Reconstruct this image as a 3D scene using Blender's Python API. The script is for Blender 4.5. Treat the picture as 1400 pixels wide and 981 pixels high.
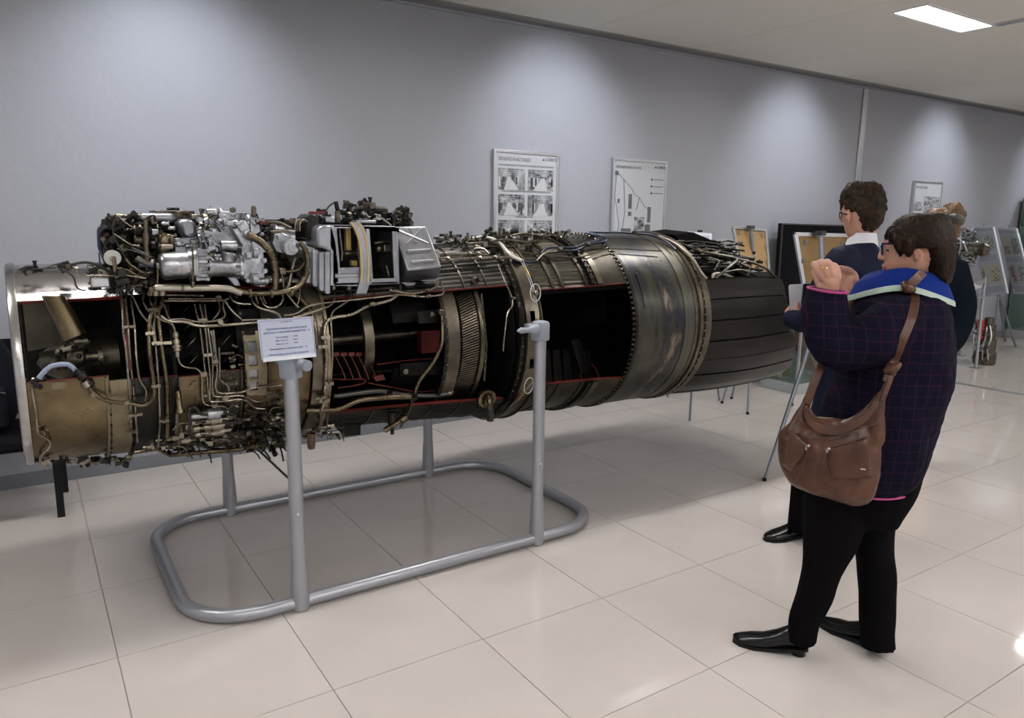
import bpy, bmesh, math, random
from mathutils import Vector, Matrix, noise
for o in list(bpy.data.objects): bpy.data.objects.remove(o)
SC = bpy.context.scene; COL = SC.collection
PI = math.pi
# ------------------------------------------------------------------ camera
FPX, YAW, PITCH, ROLL, CH = 1019.15, 0.581926, 0.183364, 0.012060, 1.585
CW = Vector((math.sin(YAW)*math.cos(PITCH), math.cos(YAW)*math.cos(PITCH), -math.sin(PITCH)))
_r = CW.cross(Vector((0,0,1))).normalized(); _u = _r.cross(CW)
CR = _r*math.cos(ROLL)+_u*math.sin(ROLL); CU = -_r*math.sin(ROLL)+_u*math.cos(ROLL)
CAM = Vector((0,0,CH))
cd = bpy.data.cameras.new('camera'); cam = bpy.data.objects.new('camera', cd); COL.objects.link(cam)
cd.sensor_fit = 'HORIZONTAL'; cd.sensor_width = 36; cd.lens = FPX/1400*36; cd.clip_start = .05; cd.clip_end = 100
m = Matrix((CR, CU, -CW)).transposed().to_4x4(); m.translation = CAM; cam.matrix_world = m
SC.camera = cam
# ------------------------------------------------------------------ world, exposure
w = bpy.data.worlds.new('world'); SC.world = w; w.use_nodes = True
bg = w.node_tree.nodes['Background']; bg.inputs[0].default_value = (.75,.85,1,1); bg.inputs[1].default_value = 8.0
vs = SC.view_settings; vs.view_transform = 'Standard'; vs.look = 'None'; vs.gamma = 1; vs.use_curve_mapping = False
vs.exposure = 0.45
LAMP_POWER = 34.0     # emission of the ceiling diffusers
SPOT_POWER = 54.0
def spot(x, y, z, tx, ty, tz, power, size, blend, rad=.04, col=(.86,.92,1)):
    l = bpy.data.lights.new('wall_washer', 'SPOT'); l.energy = power; l.spot_size = math.radians(size); l.spot_blend = blend
    l.shadow_soft_size = rad; l.color = col
    o = bpy.data.objects.new('wall_washer', l); COL.objects.link(o); o.location = (x,y,z)
    o.rotation_euler = (Vector((tx,ty,tz))-Vector((x,y,z))).to_track_quat('-Z','Y').to_euler()
for sx in (-2.0, .85, 3.75, 6.75, 9.65, 12.5):
    spot(sx, 4.0, 3.04, sx, 5.1, 2.12, SPOT_POWER, 88, 1.0)
# ------------------------------------------------------------------ picture <-> place
def ray(x, y): return CW + CR*((x-700)/FPX) - CU*((y-490.5)/FPX)
def FL(x, y, z=0): d = ray(x,y); return CAM + d*((z-CH)/d.z)
def PY(x, y, Y): d = ray(x,y); return CAM + d*(Y/d.y)
def PX(x, y, X): d = ray(x,y); return CAM + d*(X/d.x)
def mpp(p): return (Vector(p)-CAM).dot(CW)/FPX
AY, AZ = 3.44, 1.01
RT = [(-.05,.385),(.3,.392),(.8,.405),(1.5,.43),(2.0,.465),(2.25,.475),(2.6,.49),(2.72,.505),(3.3,.505),(3.6,.51),(4.2,.47)]
def RR(X):
    if X <= RT[0][0]: return RT[0][1]
    for (a,b),(c,d) in zip(RT, RT[1:]):
        if X <= c: return b+(d-b)*(X-a)/(c-a)
    return RT[-1][1]
def S(x, y, off=0.0):
    "where the sight line through a picture point meets the engine casing (radius + off)"
    d = ray(x,y); X = x/350
    for _ in range(12):
        R = RR(X)+off
        a = d.y**2+d.z**2; b = 2*(d.y*(0-AY)+d.z*(CH-AZ)); c = AY**2+(CH-AZ)**2-R*R
        D = b*b-4*a*c
        t = (-b-math.sqrt(max(D,0)))/(2*a); X2 = d.x*t
        if abs(X2-X) < 1e-5: break
        X = X2
    return CAM+d*t
def EP(X, deg, r):
    a = math.radians(deg); return Vector((X, AY-r*math.cos(a), AZ+r*math.sin(a)))
# ------------------------------------------------------------------ materials
MATS = {}
def mat(name, col, rough=.5, metal=0.0, col2=None, scale=8, bump=0.0, bscale=60, coat=0.0, rvar=0.0, stretch=(1,1,1), emit=None, spec=None, trans=0, detail=6, sheen=0):
    if name in MATS: return MATS[name]
    M = bpy.data.materials.new(name); M.use_nodes = True; nt = M.node_tree; b = nt.nodes['Principled BSDF']
    b.inputs['Base Color'].default_value = (*col,1); b.inputs['Roughness'].default_value = rough; b.inputs['Metallic'].default_value = metal
    if coat: b.inputs['Coat Weight'].default_value = coat; b.inputs['Coat Roughness'].default_value = .05
    if spec is not None: b.inputs['Specular IOR Level'].default_value = spec
    if trans: b.inputs['Transmission Weight'].default_value = trans
    if sheen: b.inputs['Sheen Weight'].default_value = sheen
    if emit: b.inputs['Emission Color'].default_value = (*emit[0],1); b.inputs['Emission Strength'].default_value = emit[1]
    if col2 or bump or rvar:
        tc = nt.nodes.new('ShaderNodeTexCoord'); mp = nt.nodes.new('ShaderNodeMapping'); mp.inputs['Scale'].default_value = stretch
        nt.links.new(tc.outputs['Object'], mp.inputs[0])
    if col2 or rvar:
        n = nt.nodes.new('ShaderNodeTexNoise'); n.inputs['Scale'].default_value = scale; n.inputs['Detail'].default_value = detail; n.inputs['Roughness'].default_value = .65
        nt.links.new(mp.outputs[0], n.inputs[0])
        if col2:
            cr = nt.nodes.new('ShaderNodeValToRGB'); cr.color_ramp.elements[0].position = .36; cr.color_ramp.elements[1].position = .66
            cr.color_ramp.elements[0].color = (*col,1); cr.color_ramp.elements[1].color = (*col2,1)
            nt.links.new(n.outputs[0], cr.inputs[0]); nt.links.new(cr.outputs[0], b.inputs['Base Color'])
        if rvar:
            mr = nt.nodes.new('ShaderNodeMapRange'); mr.inputs[3].default_value = max(.02,rough-rvar); mr.inputs[4].default_value = rough+rvar
            nt.links.new(n.outputs[0], mr.inputs[0]); nt.links.new(mr.outputs[0], b.inputs['Roughness'])
    if bump:
        n2 = nt.nodes.new('ShaderNodeTexNoise'); n2.inputs['Scale'].default_value = bscale; n2.inputs['Detail'].default_value = 4
        nt.links.new(mp.outputs[0], n2.inputs[0])
        bp = nt.nodes.new('ShaderNodeBump'); bp.inputs['Strength'].default_value = bump; bp.inputs['Distance'].default_value = .01
        nt.links.new(n2.outputs[0], bp.inputs['Height']); nt.links.new(bp.outputs[0], b.inputs['Normal'])
    MATS[name] = M; return M
M_wall = mat('wall_paint', (.295,.303,.335), .55, bump=.25, bscale=26, spec=.3)
M_bounce_wall = mat('bounce_wall_white', (.72,.73,.76), .7)  # unseen walls made whiter to bounce more fill light into the room
M_ceil = mat('ceiling_paint', (.70,.685,.64), .8)
M_tile = mat('polished_tile', (.47,.435,.405), .06, col2=(.50,.46,.43), scale=2.5, coat=.0, spec=.62)
M_grout = mat('grout', (.42,.385,.355), .5)
M_alu = mat('aluminium', (.56,.57,.60), .32, 1.0)
M_base = mat('baseboard_grey', (.16,.17,.19), .4)
M_stand = mat('stand_silver_paint', (.34,.35,.38), .34, .6)
M_standcap = mat('stand_cap_grey', (.24,.27,.31), .55, .1)
M_inlet = mat('inlet_steel', (.50,.48,.48), .22, 1.0, col2=(.40,.38,.37), scale=5, rvar=.08, stretch=(.3,2,2))
M_beige = mat('oily_titanium', (.20,.158,.092), .30, .95, col2=(.075,.054,.03), scale=4, rvar=.08, bump=.05, bscale=12)
M_beige2 = mat('beige_band', (.28,.24,.155), .4, .75, col2=(.17,.14,.09), scale=9, rvar=.1)
M_dark = mat('dark_casing', (.036,.033,.029), .36, .85, col2=(.017,.016,.014), scale=9, rvar=.12, bump=.1, bscale=30)
M_olive = mat('olive_casing', (.070,.062,.044), .36, .85, col2=(.034,.030,.022), scale=8, rvar=.12, bump=.1, bscale=20)
M_ring = mat('frame_ring_steel', (.16,.138,.105), .33, .92, col2=(.08,.068,.052), scale=11, rvar=.1)
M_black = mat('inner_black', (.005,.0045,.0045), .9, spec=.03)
M_nearblack = mat('near_black_metal', (.018,.016,.015), .5, .6, col2=(.008,.0075,.007), scale=14, spec=.1)  # near-black mottled metal for inner and backing parts
M_red = mat('red_cut_paint', (.15,.010,.006), .5, col2=(.06,.006,.004), scale=20)
M_silver = mat('cast_silver', (.50,.51,.54), .30, .9, col2=(.17,.175,.19), scale=16, rvar=.08, bump=.12, bscale=70)
M_tank = mat('tank_silver', (.36,.37,.40), .32, .88, col2=(.23,.235,.255), scale=6, rvar=.08, bump=.05, bscale=40)
M_pipe = mat('steel_pipe', (.36,.33,.28), .27, 1.0, col2=(.17,.145,.11), scale=16, rvar=.08)
M_bronze = mat('bronze_pipe', (.175,.14,.09), .27, .97, col2=(.07,.052,.032), scale=14, rvar=.08)
M_pipedark = mat('dark_pipe', (.09,.085,.08), .35, .8)
M_hose = mat('rubber_hose', (.03,.028,.026), .5, spec=.25)
M_fit = mat('fitting_metal', (.17,.15,.115), .36, .9, col2=(.06,.05,.038), scale=30)
M_fitd = mat('dark_fitting', (.035,.031,.027), .4, .8, col2=(.014,.013,.012), scale=30)
M_clamp = mat('clamp_metal', (.24,.215,.165), .32, .95)
M_bluepipe = mat('blue_black_pipe', (.022,.030,.055), .3, .6)
M_yel = mat('yellow_stripe', (.55,.38,.12), .5)
M_white = mat('white_card', (.62,.64,.70), .5)
M_blk = mat('black_plastic', (.006,.006,.007), .5, spec=.2)
M_glassd = mat('dark_screen', (.003,.003,.004), .12, spec=.12)
# heat-tinted steel of the jet pipe: bands of straw, blue and violet oxide
def heat_mat():
    M = mat('heat_tinted_steel', (.11,.105,.095), .33, .88, rvar=.12, scale=5); nt = M.node_tree; b = nt.nodes['Principled BSDF']
    tc = nt.nodes.new('ShaderNodeTexCoord'); mp = nt.nodes.new('ShaderNodeMapping'); mp.inputs['Scale'].default_value = (2.6,.8,.8)
    n = nt.nodes.new('ShaderNodeTexNoise'); n.inputs['Scale'].default_value = 2.4; n.inputs['Detail'].default_value = 8; n.inputs['Roughness'].default_value = .6
    cr = nt.nodes.new('ShaderNodeValToRGB'); e = cr.color_ramp.elements
    e[0].position = .3; e[0].color = (.045,.042,.035,1); e[1].position = .74; e[1].color = (.09,.08,.068,1)
    for p, c in ((.42,(.085,.080,.066,1)),(.50,(.055,.055,.050,1)),(.55,(.04,.04,.052,1)),(.60,(.07,.064,.054,1)),(.655,(.24,.20,.16,1)),(.685,(.035,.040,.065,1))):
        k = e.new(p); k.color = c
    nt.links.new(tc.outputs['Object'], mp.inputs[0]); nt.links.new(mp.outputs[0], n.inputs[0]); nt.links.new(n.outputs[0], cr.inputs[0]); nt.links.new(cr.outputs[0], b.inputs['Base Color'])
    return M
M_heat = heat_mat()
M_petal = mat('petal_steel', (.027,.023,.021), .36, .8, col2=(.011,.009,.0105), scale=4, rvar=.12, stretch=(.4,2,2))
# ------------------------------------------------------------------ mesh builder
class MB:
    def __init__(s): s.v = []; s.f = []
    def add(s, vs, fs):
        o = len(s.v); s.v += [tuple(v) for v in vs]; s.f += [tuple(i+o for i in f) for f in fs]
    def box(s, c, size, rot=None):
        hx,hy,hz = size[0]/2,size[1]/2,size[2]/2
        p = [Vector((x,y,z)) for x in (-hx,hx) for y in (-hy,hy) for z in (-hz,hz)]
        if rot is not None: p = [rot@q for q in p]
        s.add([q+Vector(c) for q in p], [(0,1,3,2),(4,6,7,5),(0,4,5,1),(2,3,7,6),(0,2,6,4),(1,5,7,3)]); return s
    def bb(s, x0,x1,y0,y1,z0,z1): return s.box(((x0+x1)/2,(y0+y1)/2,(z0+z1)/2),(abs(x1-x0),abs(y1-y0),abs(z1-z0)))
    def hexa(s, a, b):   # two quads of 4 points each
        s.add(list(a)+list(b), [(0,3,2,1),(4,5,6,7),(0,1,5,4),(1,2,6,5),(2,3,7,6),(3,0,4,7)]); return s
    def slab(s, q, off):  # quad thickened by vector
        return s.hexa(q, [Vector(p)+off for p in q])
    def prism(s, pts, off):
        n = len(pts); s.add(list(pts)+[Vector(p)+Vector(off) for p in pts], [tuple(range(n))[::-1], tuple(range(n,2*n))]+[(i,(i+1)%n,(i+1)%n+n,i+n) for i in range(n)]); return s
    def rings(s, rs, closed=False, caps=True):
        n = len(rs[0]); o = len(s.v)
        for r in rs: s.v += [tuple(p) for p in r]
        k = len(rs)
        for i in range(k if closed else k-1):
            a = o+i*n; b = o+((i+1)%k)*n
            for j in range(n): s.f.append((a+j,a+(j+1)%n,b+(j+1)%n,b+j))
        if caps and not closed:
            s.f.append(tuple(o+j for j in range(n))[::-1]); s.f.append(tuple(o+(k-1)*n+j for j in range(n)))
        return s
    def tube(s, pts, r, n=8, closed=False):
        pts = [Vector(p) for p in pts]; k = len(pts); rr = r if isinstance(r,(list,tuple)) else [r]*k
        rs = []; prev = None
        for i,p in enumerate(pts):
            if closed: t = pts[(i+1)%k]-pts[i-1]
            else: t = pts[min(i+1,k-1)]-pts[max(i-1,0)]
            if t.length < 1e-9: t = Vector((1,0,0))
            t.normalize()
            if prev is None:
                u = t.orthogonal().normalized()
            else:
                u = prev-t*prev.dot(t)
                u = u.normalized() if u.length > 1e-6 else t.orthogonal().normalized()
            prev = u; v = t.cross(u)
            rs.append([p+(u*math.cos(2*PI*j/n)+v*math.sin(2*PI*j/n))*rr[i] for j in range(n)])
        return s.rings(rs, closed)
    def cyl(s, p0, p1, r0, r1=None, n=16):
        return s.tube([p0,p1],[r0,r0 if r1 is None else r1],n)
    def lathe(s, p0, d, prof, n=20):   # profile of (distance along d, radius)
        d = Vector(d).normalized(); u = d.orthogonal().normalized(); v = d.cross(u); p0 = Vector(p0)
        return s.rings([[p0+d*t+(u*math.cos(2*PI*j/n)+v*math.sin(2*PI*j/n))*max(r,1e-4) for j in range(n)] for t,r in prof])
    def ball(s, c, r, n=10, sc=(1,1,1)):
        c = Vector(c); rs = []
        for i in range(1,n):
            a = PI*i/n; rs.append([c+Vector((math.sin(a)*math.cos(2*PI*j/(2*n))*r*sc[0], math.sin(a)*math.sin(2*PI*j/(2*n))*r*sc[1], -math.cos(a)*r*sc[2])) for j in range(2*n)])
        return s.rings(rs)
    def hexbolt(s, p, d, r, h): return s.tube([Vector(p),Vector(p)+Vector(d).normalized()*h],r,6)
    def shell(s, x0, x1, a0, a1, off=0.0, th=.008, R=None, nx=6, step=4, corr=0.0, ncorr=0):
        na = max(2,int(abs(a1-a0)/step))+1; nx = max(1,nx); R = R or RR; full = abs(abs(a1-a0)-360) < 1e-6
        if corr: na = max(na, int(abs(a1-a0)*1.6))
        o = len(s.v); 
        for lay in (0,1):
            for i in range(nx+1):
                X = x0+(x1-x0)*i/nx
                for j in range(na):
                    a = a0+(a1-a0)*j/(na-1)
                    r = R(X)+off-lay*th
                    if corr and not lay: r += corr*math.sin(math.radians(a)*ncorr)
                    s.v.append(tuple(EP(X,a,r)))
        L = (nx+1)*na; idx = lambda l,i,j: o+l*L+i*na+j
        for i in range(nx):
            for j in range(na-1):
                s.f.append((idx(0,i,j),idx(0,i+1,j),idx(0,i+1,j+1),idx(0,i,j+1)))
                s.f.append((idx(1,i,j+1),idx(1,i+1,j+1),idx(1,i+1,j),idx(1,i,j)))
            if not full:
                s.f.append((idx(0,i,0),idx(1,i,0),idx(1,i+1,0),idx(0,i+1,0)))
                s.f.append((idx(0,i,na-1),idx(0,i+1,na-1),idx(1,i+1,na-1),idx(1,i,na-1)))
        for j in range(na-1):
            s.f.append((idx(0,0,j),idx(0,0,j+1),idx(1,0,j+1),idx(1,0,j)))
            s.f.append((idx(0,nx,j),idx(1,nx,j),idx(1,nx,j+1),idx(0,nx,j+1)))
        return s
    def mesh(s, name, smooth=True, ang=38):
        me = bpy.data.meshes.new(name); me.from_pydata(s.v, [], s.f); me.update()
        b = bmesh.new(); b.from_mesh(me); bmesh.ops.remove_doubles(b, verts=b.verts, dist=1e-6); bmesh.ops.recalc_face_normals(b, faces=b.faces); b.to_mesh(me); b.free()
        if smooth: me.shade_smooth(); me.set_sharp_from_angle(angle=math.radians(ang))
        return me
LOCS = {}
def link(name, me, m, parent=None, bevel=0, label=None, stuff=False):
    o = bpy.data.objects.new(name, me); COL.objects.link(o)
    if m is not None and len(me.materials) == 0: me.materials.append(m)
    if parent is not None:
        o.parent = parent; o.matrix_parent_inverse = Matrix.Translation(-Vector(LOCS.get(parent.name,(0,0,0))))
    if bevel:
        bv = o.modifiers.new('bevel','BEVEL'); bv.width = bevel; bv.segments = 2; bv.limit_method = 'ANGLE'; bv.angle_limit = .6
    if label: o['label'] = label
    if stuff: o['kind'] = 'stuff'
    return o
def obj(name, mb, m, parent=None, bevel=0, label=None, stuff=False, smooth=True, ang=38):
    return link(name, mb.mesh(name, smooth, ang), m, parent, bevel, label, stuff)
def thing(name, label, cat, loc=(0,0,0), group=None):
    o = bpy.data.objects.new(name, None); COL.objects.link(o); o.location = loc; o.empty_display_size = .1
    LOCS[o.name] = tuple(loc); o['label'] = label; o['category'] = cat
    if group: o['group'] = group
    return o
def tag(o, label, cat, group=None):
    o['label'] = label; o['category'] = cat
    if group: o['group'] = group
    return o
def struct(name, mb, m, parent=None, bevel=0):
    o = obj(name, mb, m, parent, bevel)
    if parent is None: o['kind'] = 'structure'
    return o
def fillet(pts, k=.35, n=4, maxd=.05):
    pts = [Vector(p) for p in pts]; out = [pts[0]]
    for a,b,c in zip(pts, pts[1:], pts[2:]):
        d1 = min((a-b).length*k*1.35, maxd); d2 = min((c-b).length*k*1.35, maxd)
        p = b+(a-b).normalized()*d1; q = b+(c-b).normalized()*d2
        for i in range(n+1):
            t = i/n; out.append(p*(1-t)**2+b*2*t*(1-t)+q*t*t)
    out.append(pts[-1]); return out
def text_mesh(s, origin, ex, ez, h, align='LEFT', depth=.0006, width=None):
    "lettering: s written along ex with letter height h, standing up along ez"
    cu = bpy.data.curves.new('lettering','FONT'); cu.body = s; cu.size = h*1.35; cu.align_x = align; cu.extrude = depth/2/1; cu.resolution_u = 1
    to = bpy.data.objects.new('tmp', cu); COL.objects.link(to); dg = bpy.context.evaluated_depsgraph_get(); dg.update()
    me = bpy.data.meshes.new_from_object(to.evaluated_get(dg)); bpy.data.objects.remove(to)
    ex = Vector(ex).normalized(); ez = Vector(ez).normalized(); ny = ex.cross(ez).normalized()
    xs = [v.co.x for v in me.vertices]
    sx = 1.0
    if width and xs and max(xs)-min(xs) > 0: sx = width/(max(xs)-min(xs))
    vs = [Vector(origin)+ex*(v.co.x*sx)+ez*v.co.y+ny*v.co.z for v in me.vertices]
    fs = [tuple(p.vertices) for p in me.polygons]; bpy.data.meshes.remove(me)
    return vs, fs
# ================================================================== THE ROOM
WY, CZ, XL, XR, YF = 5.10, 3.10, -3.2, 17.0, -4.2
# floor: grout bed with every tile its own piece
fb = struct('floor', MB().bb(XL, XR, YF, WY, -.12, -.006), M_grout)
TS, TX, TY = .596, .169, 4.657
tm = MB().box((0,0,-.006), (TS-.0034, .602-.0034, .012)).mesh('tile', False)
tm.materials.append(M_tile)
ny = 0
for j in range(-1, 11):
    y1 = TY-j*.602; 
    for i in range(-3, 23):
        x0 = TX+i*TS
        if ny >= 296: break
        cx, cy = x0+TS/2, y1-.301
        dd = Vector((cx,cy,0))-CAM; dep = dd.dot(CW)
        if dep < .3: continue
        px = 700+FPX*dd.dot(CR)/dep; py = 490.5-FPX*dd.dot(CU)/dep
        if not (-260 < px < 1660 and 300 < py < 1300) or cy+.3 > WY+.32: continue
        o = bpy.data.objects.new('tile', tm); COL.objects.link(o); o.parent = fb; o.location = (cx, cy, 0)
        if cy+.301 > WY-.002:
            me = MB().box((0,(WY-.002-(cy+.301))/2,-.006),(TS-.0045,.5975+(WY-.002-cy-.301),.012)).mesh('tile',False); me.materials.append(M_tile); o.data = me
        ny += 1
        TILED = globals().setdefault('TILED', set()); TILED.add((i,j))
# the tiles out of sight, joined
mt = MB()
for j in range(-1, 15):
    for i in range(-6, 28):
        if (i,j) in TILED: continue
        a, b_ = max(XL,TX+i*TS+.002), min(XR,TX+(i+1)*TS-.002); c_, d_ = max(YF,TY-(j+1)*.602+.002), min(WY,TY-j*.602-.002)
        if b_ > a+.01 and d_ > c_+.01: mt.bb(a,b_,c_,d_,-.012,0)
o = obj('far_tiles', mt, M_tile, fb, stuff=True, smooth=False)
# walls
struct('wall_back', MB().bb(XL-.2, XR+.2, WY, WY+.2, -.12, CZ+.2), M_wall)
struct('wall_left', MB().bb(XL-.2, XL, YF, WY, -.12, CZ+.2), M_bounce_wall)
struct('wall_right', MB().bb(XR, XR+.2, YF, WY, -.12, CZ+.2), M_bounce_wall)
mf = MB(); xs = [XL-.2, -1.2, -1.05, 3.0, 3.15, 9.9, 10.05, 12.4, 12.55, XR+.2]
for a,b_ in zip(xs[0::2], xs[1::2]): mf.bb(a, b_, YF-.2, YF, -.12, CZ+.2)
for a,b_ in zip(xs[1:-1:2], xs[2:-1:2]): mf.bb(a, b_, YF-.2, YF, -.12, .9); mf.bb(a, b_, YF-.2, YF, 2.6, CZ+.2)
struct('wall_front', mf, M_bounce_wall)
# ceiling with panel joints and recessed lamps
ce = struct('ceiling', MB().bb(XL-.2, XR+.2, YF-.2, WY+.2, CZ+.10, CZ+.2), M_ceil)
LXS = [-1.27, .53, 2.33, 4.13, 5.93, 9.53, 13.13]; LYS = [3.2, -.6, -2.9]  # second and fourth columns are unseen extra lamps added for more ambient light
PXs = [XL]+[6.388+1.2*k for k in range(-8,9)]+[XR]
def in_lamp(x0,x1,y0,y1):
    return None
mc = MB()
ys = [YF]; 
for ly in reversed(LYS): ys += [ly-.15, ly+.15]
ys += [WY-.13]
for i in range(len(PXs)-1):
    x0, x1 = PXs[i]+.0025, PXs[i+1]-.0025
    for k in range(len(ys)-1):
        y0, y1 = ys[k], ys[k+1]
        if k % 2 == 1:      # lamp rows
            segs = [(x0,x1)]
            for lx in LXS:
                ns = []
                for a,b_ in segs:
                    if lx+.5 <= a or lx-.5 >= b_: ns.append((a,b_)); continue
                    if lx-.5 > a: ns.append((a,lx-.5))
                    if lx+.5 < b_: ns.append((lx+.5,b_))
                segs = ns
            for a,b_ in segs:
                if b_-a > .004: mc.bb(a,b_,y0,y1,CZ,CZ+.1)
        else:
            ym = (y0+y1)/2
            pan = MB().bb(x0,x1,y0+.001,y1-.001,CZ,CZ+.1) if 4 < x0 < 13 and k == len(ys)-2 else None
            if pan: obj('ceiling_panel', pan, M_ceil, ce, smooth=False)
            else: mc.bb(x0,x1,y0,y1,CZ,CZ+.1)
obj('ceiling_field', mc, M_ceil, ce, stuff=True, smooth=False)
# dark recess and bright metal edge along the wall, wall joint strip, floor strip, skirting
struct('trim_1', MB().bb(XL, XR, WY-.125, WY-.03, CZ-.0, CZ+.06), mat('ceiling_recess', (.27,.265,.25), .8))
struct('trim_2', MB().bb(XL, XR, WY-.03, WY, CZ-.035, CZ-.022).bb(XL, XR, WY-.12, WY-.115, CZ-.004, CZ+.02), M_alu)
struct('trim_3', MB().bb(7.94, 8.03, WY-.018, WY, .08, CZ-.04), M_alu, bevel=.004)
struct('trim_4', MB().bb(7.90, 7.925, YF, WY, -.002, .004).bb(7.955, 7.98, YF, WY, -.002, .004), M_alu)
struct('trim_5', MB().bb(6.35, 6.42, 2.2, 3.05, CZ-.012, CZ+.001), M_alu)
struct('baseboard_back', MB().bb(XL, XR, WY-.016, WY, 0, .085), M_base, bevel=.003)
M_lamp = mat('lamp_diffuser', (.9,.9,.9), .6, emit=((1,.97,.95), LAMP_POWER))
M_frame = mat('lamp_frame', (.8,.8,.8), .4)
for lx in LXS:
    for ly in LYS:
        see = abs(lx-5.93) < .01 and ly > 3
        t = thing('ceiling_lamp', 'long white recessed lamp glowing in the ceiling at the top right of the picture' if see else 'unseen recessed ceiling lamp, %s from left in the row %s the wall with posters' % (('first','second','third','fourth','fifth','sixth','seventh')[LXS.index(lx)], ('nearest','second from','third from')[LYS.index(ly)]), 'lamp', (lx,ly,CZ), 'recessed ceiling lamps')
        obj('diffuser', MB().bb(lx-.465, lx+.465, ly-.115, ly+.115, CZ+.028, CZ+.034), M_lamp, t)
        f_ = MB()
        for (a,b_,c_,d_) in ((-.499,.499,-.149,-.115),(-.499,.499,.115,.149),(-.499,-.465,-.115,.115),(.465,.499,-.115,.115)): f_.bb(lx+a,lx+b_,ly+c_,ly+d_,CZ-.006,CZ+.04)
        obj('lamp_frame', f_, M_frame, t, bevel=.002)
# ------------------------------------------------------------------ posters on the wall
M_pap = mat('poster_paper', (.42,.43,.45), .12, spec=.6)
M_ink = mat('print_ink', (.03,.03,.035), .3)
M_ph = mat('photo_print', (.025,.025,.03), .25, col2=(.42,.43,.45), scale=15, detail=9, stretch=(1,1,1.6))
M_ph2 = mat('photo_print_two', (.02,.02,.025), .25, col2=(.38,.39,.40), scale=11, stretch=(1.6,1,1), detail=9)
def poster(x0, x1, z0, z1, label, fill):
    y = WY-.028
    t = thing('wall_poster', label, 'poster', ((x0+x1)/2, WY, z0), 'posters on the grey wall')
    fr = MB(); w_ = .022
    for a in ((x0,x1,z1-w_,z1),(x0,x1,z0,z0+w_),(x0,x0+w_,z0+w_,z1-w_),(x1-w_,x1,z0+w_,z1-w_)): fr.bb(a[0],a[1],y-.004,WY-.002,a[2],a[3])
    obj('frame', fr, M_alu, t, bevel=.002)
    obj('sheet', MB().bb(x0+w_, x1-w_, y+.004, WY-.004, z0+w_, z1-w_), M_pap, t)
    fill(t, y, x0, x1, z0, z1)
    return t
def T(mb, s, x, y, z, h, width=None, align='LEFT'):
    mb.add(*text_mesh(s, (x,y,z), (1,0,0), (0,0,1), h, align, width=width))
def fill1(t, y, x0, x1, z0, z1):
    tx = MB(); T(tx,'ПРОШЛОЕ И НАСТОЯЩЕЕ', x0+.045, y+.003, z1-.082, .028, .30); T(tx,'КЛИМОВ', x1-.135, y+.003, z1-.068, .028, .11)
    T(tx,'УЧАСТОК МЕХАНИЧЕСКОЙ ОБРАБОТКИ ПРОИЗВОДСТВЕННОГО КОРПУСА', x0+.045, y+.003, z1-.122, .014, x1-x0-.09)
    T(tx,'УЧАСТОК МЕХАНИЧЕСКОЙ ОБРАБОТКИ ПРОИЗВОДСТВА', x0+.075, y+.003, z1-.322, .014, x1-x0-.15)
    T(tx,'СБОРКА ДВИГАТЕЛЕЙ', x0+.21, y+.003, z1-.522, .014, .17); T(tx,'ИСПЫТАНИЯ', x0+.25, y+.003, z1-.722, .014, .1)
    tx.prism([(x1-.165,y+.003,z1-.066),(x1-.142,y+.003,z1-.066),(x1-.152,y+.003,z1-.046)], (0,.001,0))
    obj('lettering', tx, M_ink, t, smooth=False)
    for r in range(4):
        for c in range(2):
            xa = x0+.045+c*.28; za = z1-.305-r*.2
            obj('printed_photo', MB().bb(xa, xa+.25, y+.0025, y+.005, za, za+.165), M_ph if (r+c)%2 else M_ph2, t)
            dk_ = MB(); lt_ = MB(); vx, vz = xa+.125+.05*(c-.5), za+.10
            lt_.prism([(xa+.05,y+.0015,za),(xa+.19,y+.0015,za),(vx+.012,y+.0015,vz),(vx-.012,y+.0015,vz)],(0,.0008,0))
            for k in range(7):
                u = random.random(); side = random.choice((-1,1)); hx = vx+side*(.02+.10*u); ww = .006+.014*u; hh = .02+.07*u
                hx = min(max(hx, xa+ww/2+.001), xa+.249-ww/2); z_0 = max(za+.001, vz-.02-.07*u)
                (dk_ if random.random()<.65 else lt_).bb(hx-ww/2,hx+ww/2,y+.0012,y+.002,z_0,min(z_0+hh,za+.164))
            for k in range(3): lt_.bb(vx-.03-.03*k,vx+.03+.03*k,y+.0012,y+.002,za+.118+.014*k,za+.121+.014*k)
            obj('picture_dark', dk_, M_ink, t, stuff=True, smooth=False); obj('picture_light', lt_, mat('print_light',(.42,.43,.44),.3), t, stuff=True, smooth=False)
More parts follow.
